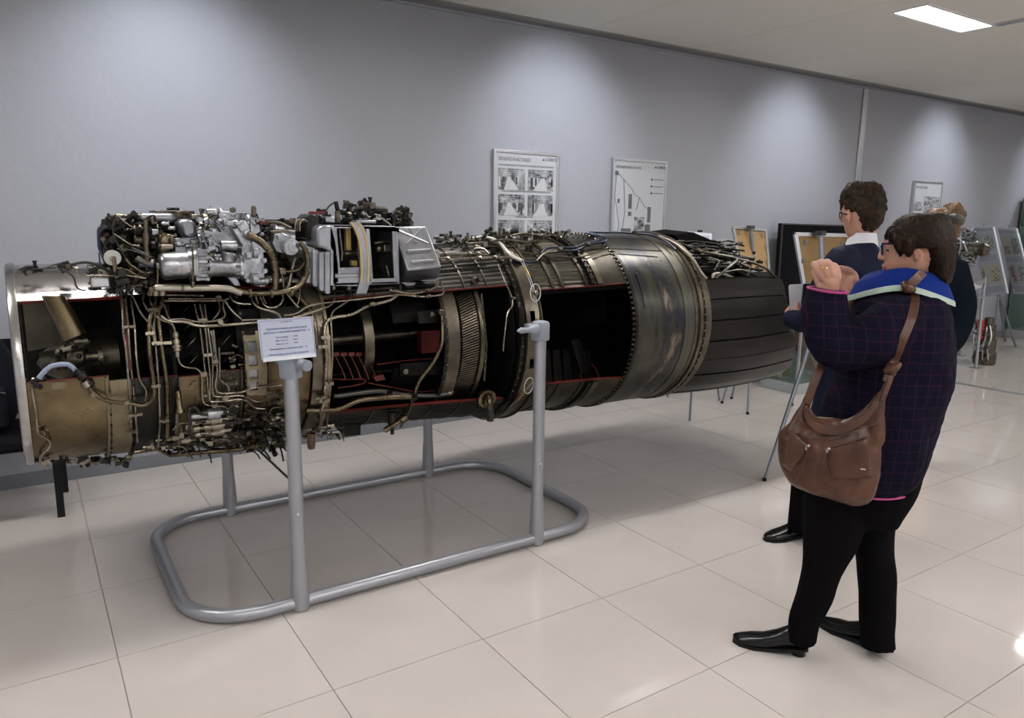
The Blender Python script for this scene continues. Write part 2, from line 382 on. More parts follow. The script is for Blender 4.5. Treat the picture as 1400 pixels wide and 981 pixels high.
def fill2(t, y, x0, x1, z0, z1):
    tx = MB(); T(tx,'СИТУАЦИОННЫЙ ПЛАН КПД', x0+.035, y+.003, z1-.085, .024, .29); T(tx,'КЛИМОВ', x1-.125, y+.003, z1-.07, .024, .1)
    tx.prism([(x1-.155,y+.003,z1-.066),(x1-.132,y+.003,z1-.066),(x1-.142,y+.003,z1-.046)], (0,.001,0))
    for k,zz in enumerate((.17,.23,.29)):
        tx.bb(x1-.19,x1-.175,y+.002,y+.004,z1-zz-.008,z1-zz+.012); tx.bb(x1-.16,x1-.04,y+.002,y+.004,z1-zz,z1-zz+.005)
    obj('lettering', tx, M_ink, t, smooth=False)
    mp_ = MB(); P = lambda u,v: (x0+u*(x1-x0), y+.0025, z1-v*(z1-z0))
    def road(pts, r):
        for a,b_ in zip(pts,pts[1:]):
            a,b_ = Vector(P(*a)),Vector(P(*b_)); d = (b_-a).normalized(); n = Vector((d.z,0,-d.x))*r
            mp_.prism([a-n,b_-n,b_+n,a+n],(0,.0015,0))
    road([(.07,.16),(.05,.35),(.14,.62),(.1,.8),(.16,.95)],.0025); road([(.1,.14),(.35,.28),(.42,.34),(.5,.36),(.6,.45),(.72,.48)],.0022); road([(.2,.2),(.24,.5),(.2,.7)],.003); road([(.5,.36),(.45,.48)],.003)
    for (u0,u1,v0,v1) in ((.3,.36,.33,.47),(.18,.36,.66,.8),(.62,.72,.62,.8),(.72,.86,.7,.78),(.55,.72,.83,.86),(.66,.72,.45,.6),(.04,.1,.12,.16),(.3,.36,.5,.54),(.1,.14,.38,.42)):
        a = P(u0,v1); b_ = P(u1,v0); mp_.bb(a[0],b_[0],y+.0022,y+.0045,a[2],b_[2])
    obj('site_map', mp_, mat('map_ink',(.09,.095,.10),.3), t, smooth=False)
    a = P(.42,.82); b_ = P(.6,.55); obj('printed_photo', MB().bb(a[0],b_[0],y+.002,y+.006,a[2],b_[2]), M_ph, t)
def fill3(t, y, x0, x1, z0, z1):
    tx = MB(); T(tx,'ПРОДУКЦИЯ', x0+.05, y+.003, z1-.09, .03, .25)
    for k in range(5): tx.bb(x0+.16+.07*k, x0+.2+.07*k, y+.002,y+.004, z1-.62-.03*(k%2), z1-.52)
    obj('lettering', tx, M_ink, t, smooth=False)
    for (u0,u1,v0,v1) in ((.06,.35,.28,.4),(.4,.95,.2,.55),(.06,.2,.55,.75)):
        obj('printed_photo', MB().bb(x0+u0*(x1-x0), x0+u1*(x1-x0), y+.0025, y+.005, z1-v1*(z1-z0), z1-v0*(z1-z0)), M_ph, t)
poster(3.147, 3.775, 1.22, 2.13, 'framed wall poster with two columns of black and white workshop photos', fill1)
poster(4.36, 5.005, 1.22, 2.13, 'framed wall poster printed with a site map, right of the poster with workshop photos', fill2)
poster(9.135, 9.776, 1.22, 2.12, 'framed wall poster above the heads of the two women, right of the metal strip', fill3)
# ================================================================== LEFT CHAIR AND BACKPACK
ch = thing('chair', 'black upholstered chair with square black legs at the left edge of the picture', 'chair', (-.2,4.6,0))
obj('seat', MB().bb(-.46,.06,4.36,4.86,.41,.475), mat('black_fabric',(.006,.006,.008),.9,bump=.2,bscale=200,spec=.08), ch, bevel=.02)
obj('backrest', MB().bb(-.44,.05,4.84,4.89,.50,.92), MATS['black_fabric'], ch, bevel=.02)
for a,b_ in ((.064,4.47),(.10,4.878),(-.44,4.47),(-.44,4.878)):
    obj('leg', MB().bb(a-.018,a+.018,b_-.018,b_+.018,0,.415), M_blk, ch, bevel=.003)
obj('frame', MB().bb(-.45,.09,4.46,4.49,.385,.41).bb(-.45,.10,4.86,4.89,.385,.41).bb(.05,.085,4.88,4.90,.4,.9), M_blk, ch)
bp = thing('backpack', 'black fabric backpack resting on the black chair at the left edge', 'backpack', (-.22,4.6,.475))
M_bk = mat('backpack_nylon',(.006,.007,.012),.75,bump=.3,bscale=90,spec=.12)
b_ = MB(); rs = []
for k in range(12):
    t_ = k/11; z = .48+.50*t_; wdt = .215*(math.sin(PI*(.12+.80*t_))**.4); dp = .15*(math.sin(PI*(.15+.75*t_))**.5)
    rs.append([Vector((-.27+wdt*math.copysign(abs(math.cos(a))**.6,math.cos(a)), 4.62+dp*math.copysign(abs(math.sin(a))**.6,math.sin(a)), z+.006*math.sin(5*a))) for a in [2*PI*j/28 for j in range(28)]])
obj('body', b_.rings(rs), M_bk, bp)
obj('front_pocket', MB().bb(-.42,-.12,4.44,4.49,.52,.74), M_bk, bp, bevel=.02)
obj('strap', MB().tube(fillet([(-.07,4.52,.93),(-.03,4.44,.82),(-.035,4.44,.66),(-.07,4.5,.52)],.5,5,.1),.012,6), M_bk, bp)
obj('zip', MB().tube([(-.41+.29*k/10,4.436,.70+.012*math.sin(k*.9)) for k in range(11)],.003,5), M_fit, bp)
# ================================================================== ENGINE STAND
st = thing('display_stand', 'silver tubular floor stand with four posts carrying the jet engine', 'stand', (1.44,3.44,0))
RZ, RR_ = .031, .0285
X0,X1,Y0,Y1,cr_ = .43,2.47,2.85,4.03,.27
lp = []
for cx,cy,a0 in ((X1-cr_,Y0+cr_,-90),(X1-cr_,Y1-cr_,0),(X0+cr_,Y1-cr_,90),(X0+cr_,Y0+cr_,180)):
    for k in range(11):
        a = math.radians(a0+9*k); lp.append((cx+cr_*math.cos(a), cy+cr_*math.sin(a), RZ))
obj('base_frame', MB().tube(lp, RR_, 16, closed=True), M_stand, st)
for (x,y,h,front) in ((.842,2.845,1.02,1),(2.035,2.85,1.075,1),(.835,4.032,.9,0),(2.03,4.03,.9,0)):
    p = obj('post', MB().lathe((x,y,.003),(0,0,1),[(0,.036),(.02,.037),(.09,.036),(.16,.0335),(.24,.029),(h,.0285)],24), M_stand, st)
    obj('screw', MB().ball((x-.003,y-.029,.42),.009,6), M_alu, p)
    if front:
        zc = h
        obj('clamp_head', MB().lathe((x,y,zc-.045),(0,0,1),[(0,.040),(.004,.043),(.078,.043),(.088,.036),(.092,.02)],24), M_standcap, st, label='blue grey cap on the post')
    else:
        obj('clamp_head', MB().lathe((x,y,zc-.15),(0,0,1),[(0,.040),(.004,.043),(.078,.043),(.088,.036)],24), M_standcap, st)
        obj('support_arm', MB().cyl((x,y,.93),(x,AY+.40,1.0),.02,n=12), M_standcap, st)
obj('clamp_knob', MB().lathe((.868,2.812,1.03),(.35,-1,0),[(-.01,.020),(.02,.023),(.05,.022),(.055,.015)],18), M_standcap, st)
obj('support_arm', MB().cyl((.842,2.85,1.02),(.842,3.06,1.02),.018,n=12), M_standcap, st)
obj('support_arm', MB().cyl((2.035,2.85,1.08),(2.035,3.0,1.08),.018,n=12), M_standcap, st)
obj('clamp_handle', MB().lathe((2.0,2.83,1.085),(-1,-.15,.03),[(0,.026),(.03,.024),(.05,.013),(.075,.012),(.10,.016),(.115,.009),(.125,.003)],14), M_standcap, st)
obj('brace_rod', MB().cyl(PY(346,608,3.75), PY(396,655,3.9), .0065, n=8), M_pipedark, st)
# ------------------------------------------------------------------ info sign on the near left post
sg = thing('info_sign', 'white information plate with blue lettering on the near left post of the silver stand', 'sign', (.842,2.80,1.08))
q = [PY(352,437.5,2.79), PY(427.5,432,2.79), PY(432.5,486,2.765), PY(358,492,2.765)]
ex = (q[1]-q[0]).normalized(); ez = (q[0]-q[3]); ez = (ez-ex*ez.dot(ex)).normalized(); ny_ = ex.cross(ez)   # towards the viewer
obj('plate', MB().slab(q, -ny_*.004), mat('sign_white',(.50,.54,.66),.35), sg)
Wd, Hd = (q[1]-q[0]).length, (q[0]-q[3]).length
M_blue = mat('sign_blue',(.02,.07,.28),.5)
tx = MB(); o0 = (q[0]+q[3]+q[1]+q[2])/4 + ny_*.0012
def ST(s, u, v, h, wd=None, al='CENTER'): tx.add(*text_mesh(s, o0+ex*(u*Wd)+ez*(v*Hd), ex, ez, h, al, width=wd*Wd if wd else None))
ST('КЛИМОВ', .0, .40, .0055, .22); ST('Турбореактивный двухконтурный', 0, .235, .0078, .74); ST('двигатель с форсажной камерой РД - 33', 0, .145, .0078, .84)
for k,(a,b_) in enumerate((('Год создания','1981'),('Макс. тяга, кгс','8300'),('Масса, кг','1050'))):
    ST(a, -.22, .02-.085*k, .0058, .22, 'LEFT'); ST(b_, .1, .02-.085*k, .0058, .075, 'LEFT')
ST('Применение: истребитель МиГ - 29', .0, -.275, .0065, .68); ST('Изготовлено: завод ОАО «Климов»', 0, -.41, .0065, .72)
obj('lettering', tx, M_blue, sg, smooth=False)
bo = MB()
for (u0,v0,u1,v1) in ((-.475,.465,.475,.465),(-.475,-.465,.475,-.465),(-.475,-.465,-.475,.465),(.475,-.465,.475,.465)):
    a = o0+ex*(u0*Wd)+ez*(v0*Hd); b_ = o0+ex*(u1*Wd)+ez*(v1*Hd); bo.tube([a,b_],.0007,4)
obj('border', bo, M_blue, sg)
cc = (q[2]+q[3])/2
obj('bracket', MB().slab([cc-ex*.10+ez*.008-ny_*.006, cc+ex*.10+ez*.008-ny_*.006, cc+ex*.10-ez*.006-ny_*.006, cc-ex*.10-ez*.006-ny_*.006], ny_*.012).cyl(cc-ny_*.004+ez*.004,(.85,2.83,1.06),.007,n=10), M_alu, sg)
# ================================================================== THE JET ENGINE
en = thing('jet_engine', 'large cutaway jet engine with exposed pipes and gearbox on the silver floor stand', 'engine', (2.1,3.44,.6))
def part(name, mb, m, parent=None, **k): return obj(name, mb, m, parent or en, **k)
UP, DN = 180, -180
# ---- inlet
part('inlet_lip', MB().rings([[EP(x,a,r) for a in [6*j for j in range(60)]] for x,r in ((-.045,.372),(-.052,.380),(-.048,.390),(-.040,.394),(-.022,.394),(-.019,.386),(-.019,.376),(-.03,.370))], closed=True), M_inlet)
part('inlet_case_upper', MB().shell(-.02,.30,45,180,0,.01,nx=4), M_inlet)
part('inlet_case_lower', MB().shell(-.02,.235,180,359.5,0,.01,nx=5), M_beige)
part('inner_lining', MB().shell(-.018,.99,50,356,-.012,.004,nx=6), M_nearblack)  # dark lining: shade inside the open case put into its colour
part('case_band', MB().shell(.235,.305,180,357,.006,.014,nx=2), M_beige2)
part('case_band', MB().shell(.30,.40,44,180,.012,.018,nx=2), M_inlet)
part('fan_case_upper', MB().shell(.40,1.0,46,180,.006,.012,nx=6), M_dark)
part('fan_case_lower', MB().shell(.305,.47,180,356,-.002,.012,nx=3), M_dark)
part('case_panel', MB().shell(.47,.60,180,355.5,.004,.014,nx=2), M_beige)
part('case_panel', MB().shell(.60,.70,180,357,.012,.018,nx=2), M_olive)
part('case_panel', MB().shell(.70,.98,180,358,.004,.012,nx=4), M_beige)
# thin stiffening ribs and flanges on the lower cases
fl_ = []
for x,a0,a1,o_,m_ in ((.225,181,359,.014,M_beige2),(.312,181,357,.012,M_dark),(.40,181,357,.006,M_olive),(.425,181,356,.006,M_dark),(.45,181,356,.006,M_dark),(.472,181,356,.014,M_ring),(.55,181,356,.008,M_olive),(.603,181,357,.02,M_ring),(.698,40,357,.026,M_olive),(.712,40,357,.03,M_dark),(.985,38,320,.02,M_olive)):
    part('flange', MB().shell(x-.004,x+.004,a0,a1,o_,.012,nx=1,step=3), m_)
# window edges painted red
for x0,x1,a,o_ in ((-.015,.235,-.4,.001),(.305,.47,-3.6,.0),(.47,.60,-4.3,.006),(.60,.70,-3,.013),(.70,.98,-2,.005),(.40,.98,46,.007),(-.015,.30,44.6,.0),(1.06,1.98,-42,.001),(1.06,1.98,35,.001),(2.14,2.71,-32,.0),(2.14,2.70,30.5,.0)):
    part('cut_edge', MB().shell(x0,x1,a-.22,a+.22,o_+.001,.014,nx=3,step=.8), M_red, label='cut edge painted red')
part('cut_edge', MB().shell(.302,.312,2,44,.014,.02,nx=1), M_red, label='cut edge painted red')
# struts and vanes inside the inlet mouth
part('inlet_duct_panel', MB().shell(.03,.2,3,40,-.30,.006,nx=3), M_olive)
# guide sheets seen through the inlet window: a broad plate and a rolled sleeve behind it
part('inlet_sheet', MB().prism([PY(30,406,3.30),PY(60,406,3.30),PY(80,448,3.26),PY(90,470,3.26),PY(38,480,3.30)],(0,.006,0)), M_olive)
sl = MB(); rs = []
for k in range(9):
    t_ = k/8; a = PI*t_; d_ = -.055*math.sin(a); xo = (1-math.cos(a))/2
    rs.append([PY(56+33*xo,404,3.16+d_),PY(86+33*xo,467-13*xo,3.16+d_),PY(86+33*xo,467-13*xo,3.164+d_),PY(56+33*xo,404,3.164+d_)])
part('rolled_sheet', sl.rings(rs), M_beige)
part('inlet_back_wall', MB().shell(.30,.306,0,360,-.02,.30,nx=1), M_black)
part('nose_cone', MB().lathe((.02,AY,AZ),(1,0,0),[(0,.004),(.03,.05),(.09,.09),(.18,.12),(.32,.135)],28), M_olive)
part('sensor_block', MB().lathe(PY(92,490,3.2),(1,0,0),[(0,.02),(.02,.034),(.05,.034),(.06,.02),(.1,.02),(.1,.04),(.115,.04)],14), M_fit)
# ---- fan and compressor rotors
def rotor(X, r0, r1, n, ch_, tw, m_, name='rotor_blades', wd=.0018):
    mb = MB()
    for k in range(n):
        a = 360*k/n; rs = []
        for i in range(3):
            t = i/2; r = r0+(r1-r0)*t; aa = math.radians(a+4*t); tg = Vector((0, math.sin(aa), math.cos(aa)))
            rd = Vector((0,-math.cos(aa), math.sin(aa)))
            d = Vector((math.cos(math.radians(tw+20*t)),0,0))+tg*math.sin(math.radians(tw+20*t)); nrm = d.cross(rd).normalized()
            c = EP(X, a+4*t, r)
            rs.append([c-d*ch_/2, c+nrm*wd, c+d*ch_/2, c-nrm*wd])
        mb.rings(rs)
    return part(name, mb, m_, stuff=True)
part('rotor_drum', MB().lathe((.34,AY,AZ),(1,0,0),[(0,.13),(.1,.16),(.4,.2),(.62,.21),(.62,.02)],32), M_nearblack)
M_blade = mat('blade_steel',(.10,.095,.09),.25,1.0)
for X in (.40,.53,.66,.80,.92): rotor(X,.15+.06*(X-.4),.375,34,.055,25,M_blade)
for X in (.465,.595,.73,.86): part('stage_ring', MB().shell(X-.006,X+.006,0,360,-.03,.012,nx=1), M_nearblack)
# ---- intermediate frame
part('frame_ring', MB().shell(.985,1.055,0,360,.022,.03,nx=2,step=3), M_ring)
part('frame_ring_rib', MB().shell(1.045,1.058,0,360,.032,.02,nx=1,step=3), M_beige2)
part('core_shaft', MB().cyl((.95,AY,AZ),(1.85,AY,AZ),.026,n=18), M_ring)
part('rear_bulkhead', MB().shell(1.985,1.992,0,360,-.02,.28,nx=1), M_nearblack)
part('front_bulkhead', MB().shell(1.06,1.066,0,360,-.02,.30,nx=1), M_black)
# ---- core case of the middle section
part('bypass_case_upper', MB().shell(1.06,2.0,35,180,0,.01,nx=10,corr=.0028,ncorr=110), M_dark)
part('bypass_case_lower', MB().shell(1.06,2.0,180,318,0,.01,nx=10,corr=.0022,ncorr=110), M_dark)
part('blackout_lining', MB().shell(1.06,2.7,50,312,-.016,.003,nx=8), M_black)  # black-out sheet: its black colour stands in for the shade inside
for x in (1.17,1.3,1.45,1.6,1.75,1.87): part('case_seam', MB().shell(x-.004,x+.004,35.3,317.7,.0045,.006,nx=1,step=3), M_olive)
part('compressor_ring', MB().shell(1.30,1.345,-65,60,-.19,.03,nx=1), M_ring)
part('combustor_shell', MB().shell(1.42,1.60,-75,-22,-.13,.006,nx=4), M_nearblack)
part('combustor_shell', MB().shell(1.42,1.60,20,60,-.13,.006,nx=4), M_nearblack)
part('core_case', MB().shell(1.10,1.62,50,300,-.24,.008,nx=4), M_nearblack)
# red-edged compressor vanes cut open below the shaft
for k in range(5):
    p0, p1 = PY(459+10.5*k,487,3.26), PY(473+10.5*k,519,3.20)
    part('cut_vane', MB().tube([p0,(p0+p1)/2+Vector((.003,0,0)),p1],[.0035,.0028,.004],5), M_red, label='cut vane painted red')
    part('vane_tip', MB().box(PY(459+10.5*k,484,3.26),(.028,.012,.016)), M_red)
def redline(pts, Y, r=.003):
    part('cut_edge', MB().tube(fillet([PY(x,y,Y) for x,y in pts],.4), r, 6), M_red, label='cut edge painted red')
redline([(446,517),(470,519),(500,517),(500,524),(478,528),(462,530)],3.18)
redline([(503,523),(540,530),(570,536),(600,533)],3.16); redline([(516,498),(560,492),(590,490)],3.2); redline([(600,528),(640,520),(655,526)],3.2,.004)
part('cut_block', MB().hexa([PY(511,515,3.18),PY(524,512,3.18),PY(527,519,3.18),PY(514,521,3.18)],[PY(511,515,3.18)+Vector((0,.03,0)),PY(524,512,3.18)+Vector((0,.03,0)),PY(527,519,3.18)+Vector((0,.03,0)),PY(514,521,3.18)+Vector((0,.03,0))]), M_red)
part('cut_block', MB().box(PY(586,466,3.3),(.10,.05,.11)), M_red)
part('torsion_plate', MB().slab([PY(547,497,3.12),PY(606,493,3.12),PY(606,511,3.12),PY(547,514,3.12)],Vector((0,.012,0))), M_nearblack)
part('bolt', MB().lathe(PY(554,507.5,3.115),(0,-1,0),[(0,.012),(.004,.014),(.008,.012),(.009,.006)],12), M_clamp)
part('bracket_plate', MB().slab([PY(570,426,3.1),PY(606,422,3.1),PY(606,440,3.1),PY(573,442,3.1)],Vector((0,.012,0))), M_dark)
part('bolt', MB().lathe(PY(590,430,3.09),(0,-1,0),[(0,.012),(.01,.012),(.012,.007)],12), M_fit)
part('turbine_casing_ring', MB().shell(1.635,1.70,-80,75,-.030,.012,nx=2,step=3), M_ring)
part('turbine_casing_ring', MB().shell(1.615,1.635,-80,75,-.02,.025,nx=1,step=3), M_dark)
tb = MB()
for k in range(84):
    a = -80+160*k/83; p0, p1 = EP(1.735,a-4,.375), EP(1.815,a,.395); tg = Vector((0,math.sin(math.radians(a)),math.cos(math.radians(a))))*.0035
    dx = Vector((0,.05,0)); tb.rings([[p0-tg,p0+tg,p0+tg+dx,p0-tg+dx],[p1-tg,p1+tg,p1+tg+dx,p1-tg+dx]])
part('turbine_blades', tb, M_ring, stuff=True)
part('turbine_shroud', MB().shell(1.815,1.835,-80,75,-.040,.012,nx=1,step=3), M_ring)
part('turbine_disc', MB().shell(1.83,1.84,0,360,-.10,.24,nx=1), M_nearblack)
# ---- ring carrying the rear mount, with lightening holes
def ring_holes():
    mb = MB().shell(2.035,2.115,31,327,.022,.03,nx=2,step=3)
    holes = [(2.075,16,5),(2.075,-16,5)]
    # near side built as strips round the slots
    mb.shell(2.035,2.055,-33,31,.022,.03,nx=1,step=3); mb.shell(2.095,2.115,-33,31,.022,.03,nx=1,step=3)
    for a0,a1 in ((-33,-17),(-11,11),(17,31)): mb.shell(2.055,2.095,a0,a1,.022,.03,nx=1,step=3)
    return mb
part('mount_ring', ring_holes(), M_ring)
part('mount_ring_flange', MB().shell(2.0,2.035,0,360,.012,.03,nx=1,step=3), M_dark)
part('mount_ring_flange', MB().shell(2.028,2.037,0,360,.03,.02,nx=1,step=3), M_ring)
part('mount_ring_flange', MB().shell(2.113,2.121,0,360,.03,.03,nx=1,step=3), M_olive)
part('mount_eye', MB().lathe(S(697,348,.02),(0,-.8,.6),[(0,.02),(.008,.02),(.010,.011),(.016,.011),(.018,.005)],16), M_fit)
part('mount_lug', MB().box(S(712,434,.03),(.03,.015,.10)), M_dark)
# ---- afterburner duct
part('afterburner_duct_upper', MB().shell(2.12,2.50,30.5,180,-.004,.01,nx=8,corr=.003,ncorr=120), M_olive)
part('afterburner_duct_upper', MB().shell(2.50,2.72,30.5,180,-.0,.01,nx=3), M_olive)
part('afterburner_duct_lower', MB().shell(2.12,2.72,180,328,-.002,.01,nx=6), M_olive)
for x in (2.24,2.30,2.45): part('case_seam', MB().shell(x-.009,x+.009,31,327,.004,.008,nx=1,step=3), M_olive)
part('duct_band', MB().shell(2.475,2.495,31,327,.018,.02,nx=1,step=3), M_dark)
part('duct_band', MB().shell(2.515,2.55,31,327,.012,.014,nx=1,step=3), M_ring)
part('duct_window_frame', MB().shell(2.14,2.72,28,31,-.01,.02,nx=2,step=1), M_black)
for k in range(5): part('flame_holder_petal', MB().slab([PY(742+14*k,478,3.35),PY(751+14*k,478,3.35),PY(756+14*k,528,3.28),PY(744+14*k,528,3.28)],Vector((.01,.015,0))), M_nearblack)
part('flame_holder_arm', MB().slab([PY(781,466,3.3),PY(793,463,3.3),PY(806,505,3.25),PY(795,511,3.25)],Vector((.01,.03,0))), M_dark)
redline([(792,511),(797,520),(806,524)],3.22,.005); redline([(809,497),(817,508),(822,526)],3.2,.004); redline([(752,524),(790,523),(830,524)],3.10,.002)
# ---- jet pipe shroud and nozzle
part('shroud', MB().shell(2.73,3.20,0,360,0,.012,nx=8,step=3), M_heat)
part('shroud_flange', MB().shell(2.715,2.735,0,360,.008,.03,nx=1,step=3), M_dark)
part('shroud_patch', MB().shell(2.79,2.90,14,36,.004,.004,nx=1,step=2), M_heat)
M_tint = mat('straw_blue_band',(.14,.12,.07),.34,.9,col2=(.07,.085,.10),scale=3,rvar=.1,stretch=(5,1,1))
part('tinted_band', MB().shell(3.09,3.2,0,360,.003,.004,nx=2,step=3), M_tint)
part('rear_flange', MB().shell(3.20,3.225,0,360,.016,.03,nx=1,step=3), M_ring)
part('rear_flange', MB().shell(3.245,3.27,0,360,.014,.03,nx=1,step=3), M_ring)
part('rear_band', MB().shell(3.17,3.30,0,360,.006,.02,nx=2,step=3), M_ring)
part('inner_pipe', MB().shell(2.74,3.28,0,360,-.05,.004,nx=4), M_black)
def bolts(X, a0, a1, da, off, r=.0055, m_=M_fit, h=.008, ax=False):
    mb = MB(); a = a0
    while a <= a1:
        p = EP(X,a,RR(X)+off); d = Vector((-1,0,0)) if ax else EP(0,a,1)-EP(0,a,0); mb.hexbolt(p, d, r, h); a += da
    part('bolts', mb, m_, stuff=True)
bolts(2.716,-88,178,3.2,0,.006,M_fit,.014,True); bolts(3.235,-88,178,5,.006,.006,M_clamp,.012)
bolts(2.487,31,178,4,.02); bolts(.603,-178,-4,5,.022); bolts(.712,-178,40,5,.032); bolts(1.03,-88,88,7,.022,.005); bolts(2.008,-88,178,5,.012); bolts(1.625,-60,60,6,-.018,.005)
bolts(.232,-120,-2,7,.014,.004,M_fitd); bolts(.312,-120,-5,6,.014,.004,M_fitd)
for j in range(3):   # rows of rivets on the shroud
    bolts((2.93,3.03,3.12)[j],-80,100,9,0,.003,M_dark,.003)
# petals: slightly drooped at the bottom, as an unpowered nozzle is
def npt(t, a, off=0.0):
    s_ = max(0.0, -math.sin(math.radians(a))); c_ = max(0.0, math.cos(math.radians(a)))
    X = 3.29+(.74+.36*s_)*t
    r = .503+.018*math.sin(PI*min(1,t))-.028*t*t*c_+.012*s_*t-.03*t*t*(1 if math.sin(math.radians(a))>0 else 0)*(1-c_)+off
    return EP(X, a, r)
def petal(a0, a1, t0=0.0, t1=1.0, off=0.0, th=.012, m_=None, name='nozzle_petal'):
    mb = MB(); rs = []
    for i in range(9):
        t = t0+(t1-t0)*i/8; row = []
        for k in range(4): row.append(npt(t, a0+(a1-a0)*k/3, off))
        for k in range(4): row.append(npt(t, a1-(a1-a0)*k/3, off-th))
        rs.append(row)
    return part(name, mb.rings(rs), m_ or M_petal)
na_ = 26; da = 360/na_
for k in range(na_):
    a0 = 30-da*(k+1)+0.45; a1 = 30-da*k-.45
    mid = (a0+a1)/2 % 360
    if 30 < mid < 150: continue            # the upper near petals are cut away
    petal(a0, a1, off=.0045 if k%2 else 0)
    petal(a1-.5, a1+1.4, .03,.97, -.006,.004, M_black, 'petal_gap_seal')
part('nozzle_liner', MB().rings([[npt(t,a,-.06-.05*t) for a in range(31,-211,-6)]+[npt(t,a,-.066-.05*t) for a in range(-209,32,6)] for t in (0,.25,.5,.75,1)]), M_black)
# cut top of the nozzle: black flap, frame, actuators
part('nozzle_flap', MB().prism([PY(922,321,3.42),PY(948,317.5,3.42),PY(975,329,3.42),PY(1016,352,3.36),PY(1004,358,3.36),PY(975,347,3.38),PY(936,336,3.42)],(0,.26,.015)), M_black)
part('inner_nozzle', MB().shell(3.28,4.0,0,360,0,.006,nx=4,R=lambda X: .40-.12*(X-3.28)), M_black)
fr = MB()
for pts,r in (([(955,343),(975,347),(1003,352),(1008,356),(995,366),(978,381)],.009),([(1006,353),(1030,359),(1048,367),(1064,382)],.008),([(930,332),(950,341),(958,345)],.008),([(990,372),(1012,368),(1030,374),(1050,389)],.006),([(968,352),(984,356),(976,370)],.006),([(1012,360),(1026,366),(1022,378)],.006)):
    fr.tube(fillet([S(x,y,-.02) for x,y in pts],.2),r,6)
rg = MB(); random.seed(12)
for k in range(46):
    a = random.uniform(36,96); X = random.uniform(3.33,3.85); L_ = random.uniform(.04,.2); r = random.uniform(.415,.47)
    rg.tube(fillet([EP(X,a,r),EP(X+L_*.6,a+random.uniform(-3,3),r+.01),EP(X+L_,a+random.uniform(-7,7),r-.01)],.4),random.uniform(.003,.009),6)
part('nozzle_linkage', rg, M_dark, stuff=True)
rg = MB()
for k in range(16):
    a = random.uniform(38,90); X = random.uniform(3.35,3.9); r = random.uniform(.43,.475); rg.lathe(EP(X,a,r),(1,0,random.uniform(-.3,.3)),[(0,.008),(.02,.012),(.03,.012),(.032,.006),(.06,.006)],8)
part('actuator_end', rg, M_fit, stuff=True)
for a in (44,57,70,84): part('petal_hinge_rail', MB().tube([EP(3.3,a,.455),EP(3.6,a-1,.462),EP(3.95,a-3,.435)],.007,6), M_nearblack)
part('nozzle_frame', fr, M_olive)
part('actuator_pipe', MB().tube(fillet([PY(x,y,3.06) for x,y in [(975,381),(975,374),(990,374),(1000,380),(1016,382)]],.3),.010,10), mat('white_sleeve',(.45,.42,.34),.5), label='off-white sleeved pipe')
part('actuator_rod', MB().tube([PY(960,338,3.3),PY(1031,353,3.3)],.0035,6).ball(PY(1031,353,3.3),.008,5), M_pipedark)
part('petal_comb', MB().slab([PY(1010,372,3.1),PY(1052,371,3.15),PY(1066,384,3.12),PY(1040,388,3.08)],Vector((0,.05,-.02))), M_petal)
random.seed(4)
def greeble(poly, Y0_, Y1_, n, smin, smax, ms, name='fittings'):
    "joined small fittings inside a picture rectangle, at real depths Y0_..Y1_"
    x0,y0,x1,y1 = poly; groups = {}
    for _ in range(n):
        p = PY(random.uniform(x0,x1), random.uniform(y0,y1), random.uniform(Y0_,Y1_)); s_ = random.uniform(smin,smax)
        mb = groups.setdefault(random.randrange(len(ms)), MB()); k = random.random()
        ax = random.choice([Vector((1,0,0)),Vector((0,0,1)),Vector((0,-1,0)),Vector((1,0,.6)),Vector((.6,0,-1)),Vector((1,-.5,.1))]).normalized()
        if k < .35: mb.lathe(p, ax, [(0,s_*.5),(s_*.6,s_*.5),(s_*.6,s_*.32),(s_*1.3,s_*.32),(s_*1.3,s_*.45),(s_*1.7,s_*.42)], 8)
        elif k < .55: mb.tube([p,p+ax*s_*.6],[s_*.55,s_*.55],6)
        elif k < .75: mb.box(p,(s_*random.uniform(.7,1.8),s_,s_*random.uniform(.6,1.2)),Matrix.Rotation(random.uniform(-.4,.4),3,'Y'))
        elif k < .86: mb.ball(p,s_*.5,5)
        else:
            ax.z *= .35; q_ = p+ax*s_*random.uniform(1.2,2.4)+Vector((0,0,random.uniform(-.02,.0))); mb.tube(fillet([p,p+ax*s_*1.5+Vector((0,0,.6*s_)),q_],.4),s_*.16,6)
    for i,mb in groups.items(): part(name, mb, ms[i], stuff=True)
greeble((930,345,1050,382),3.15,3.5,70,.012,.03,[M_nearblack,M_dark,M_fit])
greeble((935,335,990,360),3.3,3.6,20,.012,.03,[M_nearblack,M_dark])
part('flange_rag', MB().tube(fillet([S(x,y,.03) for x,y in [(900,323),(922,332),(945,352),(958,372),(966,381)]],.4),.010,8), M_clamp)
# ---- pipes that hug the casing: picture track, radius, standoff
def pipe(pts, r, off=.03, m_=None, n=8, name='pipe', k=.35):
    o_ = off if isinstance(off,(list,tuple)) else [off]*len(pts)
    P_ = [S(x,y,o) for (x,y),o in zip(pts,o_)]
    return part(name, MB().tube(fillet(P_,k,4,.04), r, n), m_ or M_pipe)
def clamp(x, y, wpx=8, hpx=5, off=.03, m_=None, rot=0):
    c = S(x,y,off); s_ = mpp(c)
    a = math.atan2(c.z-AZ, AY-c.y); R_ = Matrix.Rotation(-a,3,'X')@Matrix.Rotation(rot,3,'Y')
    mb = MB().box(c,(wpx*s_*.86,.012,hpx*s_*.7),R_); mb.hexbolt(c+R_@Vector((0,-.006,0)), R_@Vector((0,-1,0)), hpx*s_*.36, .006)
    part('pipe_clamp', mb, m_ or M_clamp)
